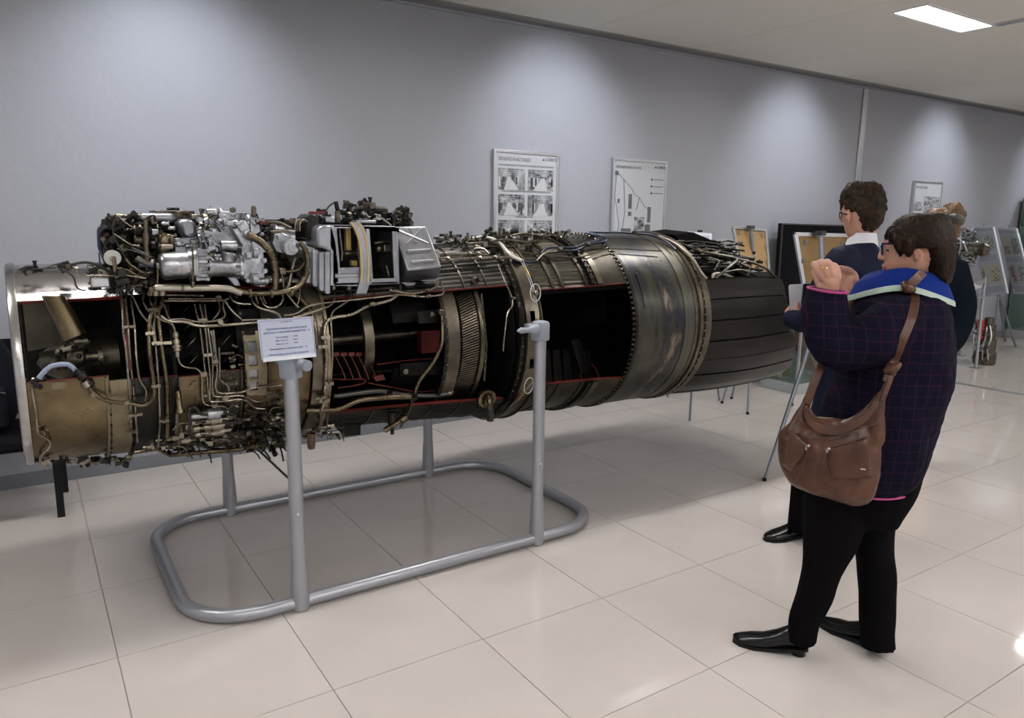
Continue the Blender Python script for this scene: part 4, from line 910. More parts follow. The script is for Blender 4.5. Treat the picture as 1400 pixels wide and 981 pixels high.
poly([(455,307),(540,309),(545,315),(545,312),(456,311)],TYF,.24,m_=M_tank,name='oil_tank_top',bev=.003); poly([(456,386),(544,384),(544,388),(456,391)],TYF,.24,m_=M_tank,name='oil_tank_floor',bev=.003)
poly([(452,309),(545,311),(546,388),(453,390)],TYF+.20,.01,m_=M_nearblack,name='oil_tank_back'); poly([(541,311),(545,312),(547,388),(543,388)],TYF,.2,m_=M_tank,name='oil_tank_side')
for r_y in ((315,2),(323,2)): 
    for k in range(3): part('tank_dimple', MB().ball(PY(438+5*k,r_y[0],TYF+.004),.006,5,(1,.4,.7)), M_dark)
poly([(458,374),(490,373),(490,379),(458,380)],TYF-.004,.01,m_=M_tank,name='tank_rib',bev=.004)
poly([(466,367),(492,366),(492,371),(466,372)],TYF-.001,.01,m_=M_tank,name='tank_rib',bev=.003)
gb(474,310,480,345,3.10,.03,M_yel,'yellow_baffle'); gb(481,356,489,364,3.10,.03,M_yel,'yellow_baffle'); gc(470,346,488,346,4,3.08,M_fit,'tank_tube'); gp([(464,313),(466,330),(468,345),(467,356)],1.3,3.07,M_clamp)
gc(490,340,490,352,5,3.1,M_fit,'tank_tube'); part('float_ball', MB().ball(PY(517,340,3.08),.02,8), M_bronze); gb(525,334,534,344,3.08,.03,M_clamp); gp([(512,333),(522,330),(532,331)],2.2,3.1,M_fit); gp([(528,363),(532,378)],1.3,3.06,M_clamp)
for x in (456,477): gc(x,390,x,396,3.6,3.04,M_fit,'tank_port')
# left brackets of the tank
for (xa,xb,yt,yb,Y) in ((417,427,339,387,3.07),(427,436,341,392,3.05),(436,444,344,398,3.03),(444,452,343,402,3.02)): poly([(xa,yt+2),(xa+2,yt),(xb,yt),(xb,yb),(xa+2,yb),(xa,yb-4)],Y,.05,m_=M_tank,name='tank_bracket',bev=.004)
# strap with yellow stripes
sp_ = [(485,304),(490,311),(496,325),(499,345),(500,370),(499,386),(494,401)]
def band(pts, wpx, Y, d, m_, name, lab=None, dx=0):
    mb = MB(); rs = []
    for i,(x,y) in enumerate(pts):
        a = PY(x+dx-wpx/2,y,Y); b_ = PY(x+dx+wpx/2,y-(1 if i<3 else 0),Y); v = Vector((0,d,0)); rs.append([a,b_,b_+v,a+v])
    return part(name, mb.rings(rs), m_, label=lab)
def dense(pts, n=5):
    out = []
    for (a,b_),(c,d_) in zip(pts,pts[1:]):
        for k in range(n): out.append((a+(c-a)*k/n, b_+(d_-b_)*k/n))
    return out+[pts[-1]]
band(sp_,14,TYF-.012,.014,M_tank,'tank_strap'); band(sp_[:6],2.2,TYF-.0145,.004,M_yel,'strap_stripe','yellow stripe',-5); band(sp_[:6],2.2,TYF-.0145,.004,M_yel,'strap_stripe','yellow stripe',4)
# ribbed cover box
A_,B_,C_,D_ = PY(538,309.5,3.08),PY(583,308.5,3.08),PY(604,365,2.97),PY(557,369.5,2.97)
bk = Vector((0,.13,-.01))
cov = part('cover_box', MB().hexa([A_,B_,C_,D_],[A_+bk,B_+bk,PY(600,381,3.10),PY(548,386,3.10)]), M_tank, bevel=.008)
nrm = (B_-A_).cross(D_-A_).normalized(); nrm = nrm if nrm.y < 0 else -nrm
UV = lambda u,v: A_.lerp(B_,u).lerp(D_.lerp(C_,u),v)
for (u0,v0,u1,v1) in ((.12,.1,.86,.42),(.2,.42,.82,.06),(.45,.05,.5,.18)): part('stamped_rib', MB().tube([UV(u0,v0),UV(u1,v1)],.0045,6), M_tank, cov)
for v_ in (.58,.83): part('stamped_rib', MB().tube([UV(.16,v_),UV(.84,v_)],.007,8), M_tank, cov)
part('cover_boss', MB().lathe(UV(.5,.36),nrm,[(0,.010),(.006,.009),(.006,.005)],12), M_tank, cov)
poly([(549,386),(600,381),(597,386),(584,388),(572,384),(566,390),(556,391)],3.05,.02,m_=M_tank,name='cover_foot',bev=.002)
# dark actuators above the tank
gc(500,287,529,288,5.5,3.2,M_fitd,'dark_actuator',prof=[(0,.9),(.05,1),(.9,1),(.93,.7),(1,.7)]); gc(459,275,462,290,3,3.15,M_fitd,'cable_connector'); gc(461,288,462,303,3.6,3.15,M_fit,'cable_connector')
gp([(460,276),(452,279),(445,288),(443,296)],1.2,3.15,M_hose,'cable'); gc(478,276,480,288,2.5,3.18,M_fit,'cable_connector')
gb(445,296,458,304,3.12,.06,M_tank); gb(487,301,515,305,3.1,.06,M_tank)
gp([(512,293),(517,294),(524,300),(534,307),(538,314)],1.3,3.08,M_pipe); gp([(500,290),(502,295),(506,297)],1.0,3.12,M_pipe); gp([(540,288),(550,293),(562,307)],1.6,3.2,M_pipedark); gp([(546,290),(555,296),(564,308)],1.6,3.2,M_fit)
greeble((468,276,512,303),3.15,3.3,60,.012,.026,[M_fitd,M_dark,M_fit]); greeble((524,286,560,307),3.15,3.3,36,.012,.026,[M_fitd,M_fit,M_dark]); greeble((430,288,470,306),3.15,3.28,26,.012,.024,[M_fitd,M_dark])
poly([(440,300),(560,300),(562,312),(440,312)],3.24,.12,m_=M_nearblack,name='accessory_casing')
# top harness behind the rear mount
greeble((596,322,650,334),3.2,3.4,50,.010,.022,[M_fitd,M_fit,M_dark]); greeble((655,317,735,345),3.2,3.42,110,.012,.026,[M_fitd,M_fit,M_dark,M_clamp]); greeble((735,316,778,328),3.3,3.42,40,.010,.02,[M_fitd,M_clamp,M_fit])
for pts in ([(668,330),(690,326),(720,332),(735,328)],[(660,336),(700,338),(725,334)],[(700,322),(715,318),(740,322)],[(640,333),(665,331),(690,335)]): gp(pts,1.6,3.22,M_fit)
greeble((608,382,612,432),3.1,3.12,0,.01,.02,[M_fit])
rb = S(775,326,.015)
bm2 = MB()
for k in range(26):
    a = 2*PI*k/26; q_ = EP(2.62+.14*math.cos(a), 86+12*math.sin(a), RR(2.62)+.012); bm2.ball(q_,.006,4)
part('access_ring_bolts', bm2, M_fitd, stuff=True)
# ================================================================== tie-down cable on the near right post
td = thing('tie_down_cable', 'steel cable with turnbuckles running from the engine top to the near right post', 'cable', tuple(PY(735,445,2.85)))
def tp(pts,r,m_,name,Yt=None): part(name, MB().tube(fillet([PY(x,y,Yt or 2.9) for x,y in pts],.4),r,8), m_, td)
M_cab = mat('steel_cable',(.42,.44,.48),.35,.8)
pts_ = [S(713,355,.05),S(719,368,.05),S(727,388,.05),PY(731,402,2.93),PY(733,425,2.87),PY(735,446,2.855)]
for k in (-1,1): obj('cable_strand', MB().tube([p+Vector((.006*k,0,0)) for p in pts_],.0022,6), M_cab, td)
for (x0,y0,x1,y1) in ((717,364,724,378),(734,421,735,436)): obj('turnbuckle', MB().tube([PY(x0,y0,2.93),PY(x1,y1,2.91)],.0065,8), mat('brass_dull',(.42,.33,.12),.4,.8), td)
loop = [PY(732+7*math.cos(a),402+12*math.sin(a)-2,2.91-.004*math.sin(a)) for a in [2*PI*k/16 for k in range(16)]]
obj('cable_loop', MB().tube(loop,.0026,6,closed=True), mat('white_cord',(.55,.55,.52),.5), td)
obj('thimble', MB().lathe(PY(731,400,2.91),(0,-1,0),[(0,.012),(.012,.014),(.02,.010)],12), M_clamp, td)
tl = thing('tie_down_strap', 'steel tie-down with white cord loop running below the engine to the near right post', 'cable', tuple(PY(735,510,2.85)))
obj('cable_strand', MB().tube([S(697,556,.03),S(708,546,.03),PY(718,533,2.95),PY(734,515,2.87)],.0035,6), M_cab, tl)
obj('turnbuckle', MB().tube([S(708,546,.035),PY(717,534,2.96)],.008,8), MATS['brass_dull'], tl)
obj('cable_loop', MB().tube([PY(723+6*math.cos(a)+2*math.sin(a),527-11*math.sin(a),2.93) for a in [2*PI*k/14 for k in range(14)]],.0026,6,closed=True), MATS['white_cord'], tl)
# ================================================================== PEOPLE
class Plane:
    "upright plane through a person's standing place, facing the camera position; lengths are metres"
    def __init__(s, x, y):
        s.c = Vector((x,y,0)); s.b = Vector((x,y,0)).normalized(); s.a = Vector((s.b.y,-s.b.x,0))
    def P(s, px, py, db=0.0):
        d = ray(px,py); n = s.b; t = ((s.c-Vector((0,0,CH))).dot(n)+db)/d.dot(n); return CAM+d*t
def stack(mb, rows, pl, n=24, e=1.0, twist=0):
    rs = []
    for (y,xl,xr,rb,db) in rows:
        c = pl.P((xl+xr)/2,y,db); ra = (pl.P(xr,y,db)-pl.P(xl,y,db)).length/2
        row = []
        for j in range(n):
            a = 2*PI*j/n; ca, sa = math.cos(a), math.sin(a)
            ca = math.copysign(abs(ca)**e,ca); sa = math.copysign(abs(sa)**e,sa)
            row.append(c+pl.a*(ca*ra)+pl.b*(sa*rb))
        rs.append(row)
    return mb.rings(rs)
def smooth_rows(rows, k=3):
    out = []
    n = len(rows)
    for i in range(n-1):
        p0,p1,p2,p3 = rows[max(i-1,0)],rows[i],rows[i+1],rows[min(i+2,n-1)]
        for j in range(k):
            t = j/k; out.append(tuple(.5*(2*b+(-a+c)*t+(2*a-5*b+4*c-d)*t*t+(-a+3*b-3*c+d)*t**3) for a,b,c,d in zip(p0,p1,p2,p3)))
    return out+[rows[-1]]
def limb(mb, pts, radii, n=16, k=4, cap=1.0):
    "smooth tapering limb with rounded ends"
    P_ = [Vector(p) for p in pts]; pp = []; rr = []
    m_ = len(P_)
    for i in range(m_-1):
        p0,p1,p2,p3 = P_[max(i-1,0)],P_[i],P_[i+1],P_[min(i+2,m_-1)]; r0,r1,r2,r3 = radii[max(i-1,0)],radii[i],radii[i+1],radii[min(i+2,m_-1)]
        for j in range(k):
            t = j/k; f_ = lambda a,b,c,d: (2*b+(c-a)*t+(2*a-5*b+4*c-d)*t*t+(3*b-a-3*c+d)*t**3)*.5
            pp.append(f_(p0,p1,p2,p3)); rr.append(max(.002,f_(r0,r1,r2,r3)))
    pp.append(P_[-1]); rr.append(radii[-1])
    d0 = (pp[0]-pp[1]).normalized(); d1 = (pp[-1]-pp[-2]).normalized()
    pre = [(pp[0]+d0*rr[0]*math.sin(a), rr[0]*math.cos(a)) for a in (1.3,.9,.5)]; post = [(pp[-1]+d1*rr[-1]*math.sin(a)*cap, rr[-1]*(math.cos(a) if cap > .5 else 1-.02*a)) for a in (.5,.9,1.3)]
    P2 = [p for p,_ in pre]+pp+[p for p,_ in post]; R2 = [r for _,r in pre]+rr+[r for _,r in post]
    return mb.tube(P2, R2, n)
def remesh(mb, voxel, smooth=2, amp=0.0, sc=8.0, amp2=0.0, sc2=40.0):
    me = mb.mesh('tmp', False); o = bpy.data.objects.new('tmp', me); COL.objects.link(o)
    r = o.modifiers.new('r','REMESH'); r.mode = 'VOXEL'; r.voxel_size = voxel
    s_ = o.modifiers.new('s','SMOOTH'); s_.iterations = smooth; s_.factor = .5
    dg = bpy.context.evaluated_depsgraph_get(); dg.update(); me2 = bpy.data.meshes.new_from_object(o.evaluated_get(dg))
    bpy.data.objects.remove(o); bpy.data.meshes.remove(me)
    if amp or amp2:
        no = [v.normal.copy() for v in me2.vertices]
        for v,n_ in zip(me2.vertices, no):
            d = 0
            if amp: d += amp*noise.noise(Vector((v.co.x*sc,v.co.y*sc,v.co.z*sc*.55)))
            if amp2: d += amp2*noise.noise(v.co*sc2)
            v.co += n_*d
    me2.shade_smooth(); return me2
def hand(mb, pl, wrist, palm, fingers, thumb, pr=.022, fr=.0085):
    "palm as a flattened limb, four fingers and a thumb each with their own bent chain of (px,py,db)"
    limb(mb, [pl.P(*wrist), pl.P(*palm)], [.026, pr], 14)
    for f_ in fingers: limb(mb, [pl.P(*q) for q in f_], [fr*1.1]+[fr]*(len(f_)-2)+[fr*.85], 10, 3)
    limb(mb, [pl.P(*q) for q in thumb], [fr*1.35]+[fr*1.1]*(len(thumb)-2)+[fr*.95], 10, 3)
M_skin = mat('skin', (.47,.26,.19), .5, col2=(.40,.20,.145), scale=18, spec=.35)
M_hairw = mat('dark_hair', (.006,.0033,.0022), .5, col2=(.022,.010,.005), scale=60, stretch=(1,1,.25), bump=.5, bscale=130, spec=.12)
M_hairm = mat('brown_curly_hair', (.008,.0055,.004), .6, col2=(.045,.027,.015), scale=38, bump=.8, bscale=60, spec=.1)
M_hairb = mat('auburn_hair', (.05,.024,.009), .5, col2=(.17,.09,.035), scale=40, stretch=(1,1,.4), bump=.6, bscale=80)
M_trou = mat('black_trousers', (.0035,.003,.0035), .9, bump=.1, bscale=30, spec=.04)
M_shoe = mat('black_leather', (.005,.005,.0055), .22, spec=.3)
M_suit = mat('navy_suit', (.007,.010,.024), .65, bump=.12, bscale=140, spec=.1)
M_shirt = mat('white_shirt', (.60,.60,.64), .6)
M_coat2 = mat('navy_coat', (.004,.007,.012), .85, spec=.06)
M_tan = mat('tan_trousers', (.42,.26,.10), .7)
M_glf = mat('blue_glasses_frame', (.006,.009,.06), .25)
# quilted plaid coat: navy cloth with a thin plum check woven in
def plaid():
    M = mat('plaid_coat', (.012,.011,.022), .9, spec=.06); nt = M.node_tree; b = nt.nodes['Principled BSDF']
    tc = nt.nodes.new('ShaderNodeTexCoord'); mp = nt.nodes.new('ShaderNodeMapping'); mp.inputs['Rotation'].default_value = (0,0,math.radians(32))
    nt.links.new(tc.outputs['Object'], mp.inputs[0]); last = None
    for axis,sc_ in (('X',9.5),('Z',9.5)):
        wv = nt.nodes.new('ShaderNodeTexWave'); wv.wave_type = 'BANDS'; wv.bands_direction = axis; wv.inputs['Scale'].default_value = sc_*.9; wv.inputs['Distortion'].default_value = .25
        gt = nt.nodes.new('ShaderNodeMath'); gt.operation = 'GREATER_THAN'; gt.inputs[1].default_value = .975
        nt.links.new(mp.outputs[0], wv.inputs[0]); nt.links.new(wv.outputs['Fac'], gt.inputs[0])
        if last is None: last = gt
        else:
            mx = nt.nodes.new('ShaderNodeMath'); mx.operation = 'MAXIMUM'; nt.links.new(last.outputs[0], mx.inputs[0]); nt.links.new(gt.outputs[0], mx.inputs[1]); last = mx
    mc_ = nt.nodes.new('ShaderNodeMix'); mc_.data_type = 'RGBA'; mc_.inputs[6].default_value = (.0055,.005,.012,1); mc_.inputs[7].default_value = (.019,.007,.019,1)
    nt.links.new(last.outputs[0], mc_.inputs[0]); nt.links.new(mc_.outputs[2], b.inputs['Base Color'])
    n2 = nt.nodes.new('ShaderNodeTexNoise'); n2.inputs['Scale'].default_value = 22; bp_ = nt.nodes.new('ShaderNodeBump'); bp_.inputs['Strength'].default_value = .35; bp_.inputs['Distance'].default_value = .02
    nt.links.new(tc.outputs['Object'], n2.inputs[0]); nt.links.new(n2.outputs[0], bp_.inputs['Height']); nt.links.new(bp_.outputs[0], b.inputs['Normal'])
    return M
M_plaid = plaid()
def shoe(parent, heel, toe, wd, hh=.075, heelh=.0, m_=None):
    heel = Vector(heel); toe = Vector(toe); d = (toe-heel); L_ = d.length; d.normalize(); sd = Vector((d.y,-d.x,0)); rs = []
    for t,w_,h_,b_ in ((0,.55,.80,heelh),(.06,.78,1.0,heelh),(.25,.84,1.05,heelh*.9),(.42,.82,.85,heelh*.45),(.6,.98,.68,.0),(.76,1.0,.55,.0),(.9,.8,.42,.0),(.975,.45,.32,.004),(1,.12,.2,.01)):
        c = heel+d*(L_*t); z0 = b_+.002; z1 = z0+hh*h_; row = []
        for j in range(16):
            a = 2*PI*j/16; ca,sa = math.cos(a),math.sin(a)
            row.append(c+sd*(math.copysign(abs(ca)**.8,ca)*wd/2*w_)+Vector((0,0,(z0+z1)/2+math.copysign(abs(sa)**.75,sa)*(z1-z0)/2)))
        rs.append(row)
    s_ = obj('shoe', MB().rings(rs), m_ or M_shoe, parent, ang=60)
    sl = MB(); rs = []
    for t,w_ in ((0,.6),(.1,.84),(.3,.86),(.45,.84),(.7,1.04),(.9,.84),(1.0,.3)):
        c = heel+d*(L_*t); z = heelh*max(0,1-t/.55); row = [c+sd*(s*wd/2*w_)+Vector((0,0,z+h)) for s,h in ((-1,0.0),(1,0.0),(1,.012),(-1,.012))]; rs.append(row)
    obj('sole', MB().rings(rs), M_blk, s_)
    if heelh > .012: obj('heel', MB().lathe(heel+d*(L_*.12), (0,0,1), [(0,wd*.30),(heelh*.5,wd*.28),(heelh+.006,wd*.38)], 14), m_ or M_shoe, s_)
    return s_
# ------------------------------------------------------------------ the woman with the brown bag
W = Plane(2.42,1.44); wp = W.P
wo = thing('person', 'woman in a navy plaid coat with royal blue collar, raising both hands', 'person', (2.42,1.44,0))
def fp(px,py,z): return FL(px,py,z)
lf_h, lf_t = FL(1104,896), FL(1016,878); rf_h, rf_t = FL(1210,893), FL(1136,858)
def fit_foot(h, t, L=.245): return h, h+(t-h).normalized()*L
lf_h,lf_t = fit_foot(lf_h,lf_t,.27); rf_h,rf_t = fit_foot(rf_h,rf_t,.27)
shoe(wo, lf_h, lf_t, .085, .075, .03); shoe(wo, rf_h, rf_t, .085, .075, .03)
lf_db = (lf_h-W.c).dot(W.b); rf_db = (rf_h-W.c).dot(W.b)
# trousers
tr = MB()
stack(tr, smooth_rows([(600,1106,1270,.14,.0),(640,1104,1262,.145,.0),(680,1106,1246,.13,.0),(712,1108,1228,.09,.0)]), W)
stack(tr, smooth_rows([(660,1100,1190,.10,-.05),(700,1098,1186,.095,-.06),(740,1097,1176,.085,-.06),(780,1095,1150,.07,-.06),(820,1086,1138,.065,-.05),(850,1078,1122,.06,-.05),(876,1076,1116,.055,-.05)]), W)
stack(tr, smooth_rows([(650,1150,1262,.10,.05),(700,1165,1228,.095,.06),(745,1166,1222,.085,.06),(780,1172,1226,.07,.07),(820,1173,1225,.065,.08),(860,1174,1223,.06,.08),(882,1174,1224,.06,.08)]), W)
link('trousers', remesh(tr,.008,3,.006,14), M_trou, wo)
# body: head, neck, trunk, arms, hands, legs as one skin
bd = MB()
stack(bd, smooth_rows([(300,1236,1280,.03,0),(306,1222,1290,.055,0),(320,1212,1297,.07,0),(333,1210,1299,.074,0),(342,1210.5,1297,.074,0),(352,1210,1292,.07,0),(362,1208.5,1284,.062,0),(372,1210,1276,.054,0),(380,1216,1268,.045,0),(386,1226,1262,.03,0)]), W, e=.92)
limb(bd, [wp(1212,328,0),wp(1209,338,0),wp(1205,348,0),wp(1203.8,351.5,0)], [.010,.009,.010,.0095])     # nose
limb(bd, [wp(1208,353,-.010),wp(1208,353,.010)], [.0075,.0075])
limb(bd, [wp(1209.5,363,-.012),wp(1208,363,0),wp(1209.5,363,.012)], [.006,.0065,.006]); limb(bd, [wp(1211,368.5,-.01),wp(1210,368.5,0),wp(1211,368.5,.01)], [.006,.0065,.006])
limb(bd, [wp(1214,378,-.008),wp(1214,378,.008)], [.016,.016])                    # chin
limb(bd, [wp(1256,365,0),wp(1246,400,0),wp(1244,430,0)], [.052,.05,.07])
stack(bd, smooth_rows([(410,1200,1284,.12,0),(450,1170,1296,.15,0),(520,1150,1290,.13,0),(600,1134,1250,.12,0),(660,1130,1225,.11,0)]), W)
limb(bd, [wp(1146,690,-.05),wp(1122,780,-.06),wp(1097,868,-.05)], [.06,.045,.032]); limb(bd, [wp(1200,690,.06),wp(1198,780,.07),wp(1199,872,.08)], [.06,.045,.032])
NB = -.17      # near arm plane
limb(bd, [wp(1225,430,-.12),wp(1180,470,-.16),wp(1138,480,NB),wp(1130,430,NB),wp(1132,388,NB)], [.05,.045,.04,.036,.03])
hand(bd, W, (1133,402,NB), (1135,384,NB), [
    [(1124,379,NB-.018),(1116,366,NB-.016),(1113.5,361,NB+.008),(1116,368,NB+.030)],
    [(1131,375,NB-.022),(1125,362,NB-.020),(1121,359,NB+.008),(1121,367,NB+.030)],
    [(1138,375,NB-.020),(1134,362,NB-.018),(1130,358.5,NB+.010),(1128,366,NB+.030)],
    [(1145,379,NB-.012),(1143,367,NB-.010),(1138,363,NB+.012),(1134,369,NB+.028)]],
    [(1124,394,NB-.01),(1118,381,NB+.008),(1114,371,NB+.020)], .034, .0125)
FB = .10      # far arm plane
limb(bd, [wp(1225,430,.12),wp(1175,470,.14),wp(1150,465,FB+.02),wp(1155,430,FB),wp(1158,408,FB)], [.05,.045,.04,.034,.028])
limb(bd, [wp(1158,414,FB),wp(1160,400,FB),wp(1163,387,FB)], [.030,.036,.031])
for f_ in ([(1166,386,FB),(1167,376,FB),(1160,369,FB-.008),(1149,366,FB-.014)],[(1168,390,FB+.012),(1169,378,FB+.012),(1163,372,FB+.004),(1152,372,FB-.004)],
           [(1168,394,FB+.024),(1169,383,FB+.026),(1164,377,FB+.018),(1154,377,FB+.008)],[(1167,397,FB+.034),(1168,388,FB+.038),(1164,383,FB+.030),(1156,383,FB+.020)]):
    limb(bd, [wp(*q_) for q_ in f_], [.0135,.0125,.0115,.010], 10, 3)
limb(bd, [wp(1156,398,FB-.012),wp(1150,388,FB-.018),(wp(1151,378,FB-.018))], [.014,.012,.010], 10, 3)
link('body', remesh(bd,.0038,2), M_skin, wo)
obj('finger_ring', MB().tube([wp(1127,367,NB-.020)+W.a*(.0135*math.cos(a))+Vector((0,.0115*math.sin(a)*.3,.003))+W.b*(.0135*math.sin(a)) for a in [2*PI*k/14 for k in range(14)]],.002,6,closed=True), mat('gold',(.75,.5,.18),.2,1), wo, label='gold finger ring')
# ear, eye, lips, glasses
er = MB(); limb(er, [wp(1250,345,-.078),wp(1256,342,-.083),wp(1260,348,-.083),wp(1257,357,-.079),wp(1252,360,-.074)], [.006,.0065,.006,.0055,.005], 8); er.ball(wp(1254,350,-.074),.013,6,(1,.6,1.1))
link('ear', remesh(er,.003,1), M_skin, wo)
obj('eye', MB().ball(wp(1216,342,-.030),.009,8,(1,1,.8)), mat('eye_white',(.5,.46,.42),.3), wo)
obj('iris', MB().ball(wp(1214,342,-.036),.0045,6), M_blk, wo)
eyb = MB(); limb(eyb, [wp(1213,333,-.028),wp(1219,330.5,-.044),wp(1224,332,-.056)], [.003,.0035,.002], 8); obj('eyebrow', eyb, M_hairw, wo)
lp_ = MB(); limb(lp_, [wp(1207.6,363.2,-.004),wp(1211,364.5,-.018),wp(1215,365,-.030)], [.0042,.004,.002], 8); limb(lp_, [wp(1208.6,367.4,-.004),wp(1211,367,-.016),wp(1215,366,-.028)], [.0045,.004,.002], 8); obj('lips', lp_, mat('lip_colour',(.30,.10,.08),.4), wo)
gl = MB()
gl.tube(fillet([wp(1206,333,-.055),wp(1226,333,-.074),wp(1250,338,-.084)],.2),.0032,8)
rim = lambda s: [wp(1206.5,334,s*.058),wp(1207,347,s*.052),wp(1206.5,348.5,s*.03),wp(1205.5,346,s*.012),wp(1205.5,335,s*.012)]
for s in (-1,1): gl.tube(rim(s),.0026,6,closed=True)
gl.tube([wp(1205.5,338,-.012),wp(1204.5,337,0),wp(1205.5,338,.012)],.0026,6)
obj('glasses', gl, M_glf, wo, label='dark blue glasses')
# hair: bob with a fringe, thick at the back
hr = MB()
stack(hr, smooth_rows([(290.5,1252,1284,.02,0),(293,1238,1292,.05,0),(299,1226,1299,.073,0),(308,1218,1303,.086,0),(318,1215,1306,.093,0),(326,1222,1307.5,.096,.0),(338,1230,1308,.096,.0)]), W, n=30)
stack(hr, smooth_rows([(330,1238,1307.5,.092,.004),(342,1256,1307.5,.090,.004),(354,1262,1306,.086,.004),(366,1262,1304.5,.080,.004),(378,1270,1302,.068,.004),(386,1280,1299,.045,.004)]), W, n=30)
limb(hr, [wp(1228,326,-.080),wp(1230,338,-.080),wp(1231,349,-.074)], [.020,.017,.006]); limb(hr, [wp(1240,330,-.086),wp(1242,342,-.083),wp(1243,350,-.078)], [.022,.016,.006])
limb(hr, [wp(1222,318,-.066),wp(1219,324,-.06),wp(1216.5,329,-.045)], [.018,.014,.006]); limb(hr, [wp(1220,316,-.03),wp(1214.5,322,-.02),wp(1212,327,.0)], [.020,.014,.007]); limb(hr, [wp(1220,316,.03),wp(1215,323,.04)], [.020,.008])
link('hair', remesh(hr,.0045,1,.004,18,.003,95), M_hairw, wo)
# coat
ct = MB()
stack(ct, smooth_rows([(392,1204,1286,.09,0),(402,1178,1293,.14,0),(418,1166,1298,.175,0),(445,1156,1303,.19,.0),(475,1148,1306,.19,.0),(510,1136,1304,.185,0),(545,1124,1294,.185,0),(580,1116,1283,.185,0),(615,1110,1272,.185,0),(640,1106,1260,.18,0),(655,1106,1246,.172,0),(658,1108,1241,.168,0)],2), W, n=36, e=.9)
limb(ct, [wp(1232,436,-.13),wp(1196,462,-.19),wp(1160,478,-.21),wp(1140,474,-.21),wp(1129,440,-.19),wp(1129,415,-.178),wp(1131,400,-.172)], [.085,.083,.074,.072,.070,.066,.060], 20, 4, .12)
limb(ct, [wp(1225,440,.13),wp(1180,470,.16),wp(1152,474,FB+.03),wp(1150,440,FB+.01),wp(1154,424,FB)], [.08,.075,.07,.052,.044], 20, 4, .12)
coat_o = link('coat', remesh(ct,.007,3,.012,9,.004,26), M_plaid, wo)
from mathutils.bvhtree import BVHTree
coat_bvh = BVHTree.FromPolygons([v.co.copy() for v in coat_o.data.vertices], [tuple(p.vertices) for p in coat_o.data.polygons])
def on_coat(x, y, lift=.008):
    d = ray(x,y).normalized(); h = coat_bvh.ray_cast(CAM, d)
    return (h[0]-d*lift) if h[0] else wp(x,y,-.15)
hemp = []
for j in range(40):
    a = 2*PI*j/40; c = wp((1108+1243)/2,657.5,0); ra = (wp(1243,657.5,0)-wp(1108,657.5,0)).length/2
    hemp.append(c+W.a*(math.copysign(abs(math.cos(a))**.9,math.cos(a))*ra)+W.b*(math.copysign(abs(math.sin(a))**.9,math.sin(a))*.172))
M_mag = mat('magenta_piping',(.32,.03,.14),.6)
obj('hem_piping', MB().tube(hemp,.0045,8,closed=True), M_mag, wo, label='magenta hem piping')
cu_ = [wp(1131,397,-.172)+W.a*(.060*math.cos(a))+W.b*(.060*math.sin(a))+Vector((0,0,-.006*math.cos(a)+.002)) for a in [2*PI*k/24 for k in range(24)]]
obj('cuff_piping', MB().tube(cu_,.005,8,closed=True), M_mag, wo, label='magenta cuff piping')
# standing collar: royal blue over pale green lining edge
def collar(rows, m_, name, lab):
    mb = MB(); rs = []
    for (xc,yc,dx,dr,rb) in rows:      # centre, half width, drop at front and back, half depth
        row = []
        for j in range(40):
            a = 2*PI*j/40; row.append(wp(xc,yc,0)+W.a*(math.cos(a)*dx*.00268)+W.b*(math.sin(a)*rb)+Vector((0,0,-dr*.00268*abs(math.cos(a))**1.6)))
        rs.append(row)
    return obj(name, mb.rings(rs, closed=True), m_, wo, label=lab, ang=70)
collar([(1233,386,59,19,.128),(1234,373,53,16,.108),(1238,364,45,13,.082),(1242,366,41,13,.074),(1240,382,50,16,.095)], mat('royal_blue_cloth',(.002,.016,.145),.8,spec=.12), 'collar', 'royal blue collar')
collar([(1232,393,61,20,.136),(1232,388,61,20,.134),(1234,382,55,17,.118),(1234,392,56,18,.120)], mat('pale_green_lining',(.34,.42,.37),.8,spec=.2), 'collar_lining', 'pale green collar edge')
# ------------------------------------------------------------------ shoulder bag
M_leath = mat('brown_leather',(.082,.032,.016),.36,col2=(.042,.015,.008),scale=9,bump=.35,bscale=30,rvar=.08,spec=.35)
M_leath2 = mat('brown_leather_dark',(.06,.028,.018),.45)
bg_ = thing('shoulder_bag', 'brown leather shoulder bag hanging at the hip of the woman in plaid', 'bag', tuple(wp(1135,690,-.24)))
BD = -.255
bm3 = MB()
stack(bm3, smooth_rows([(572,1100,1198,.012,BD),(580,1084,1203,.030,BD),(592,1070,1204,.048,BD),(608,1062,1204,.058,BD),(626,1062,1204,.064,BD),(644,1065,1203,.066,BD),(658,1073,1200,.064,BD),(670,1085,1195,.056,BD),(679,1108,1189,.042,BD),(685,1136,1180,.026,BD),(688,1150,1172,.010,BD)],3), W, n=40, e=.85)
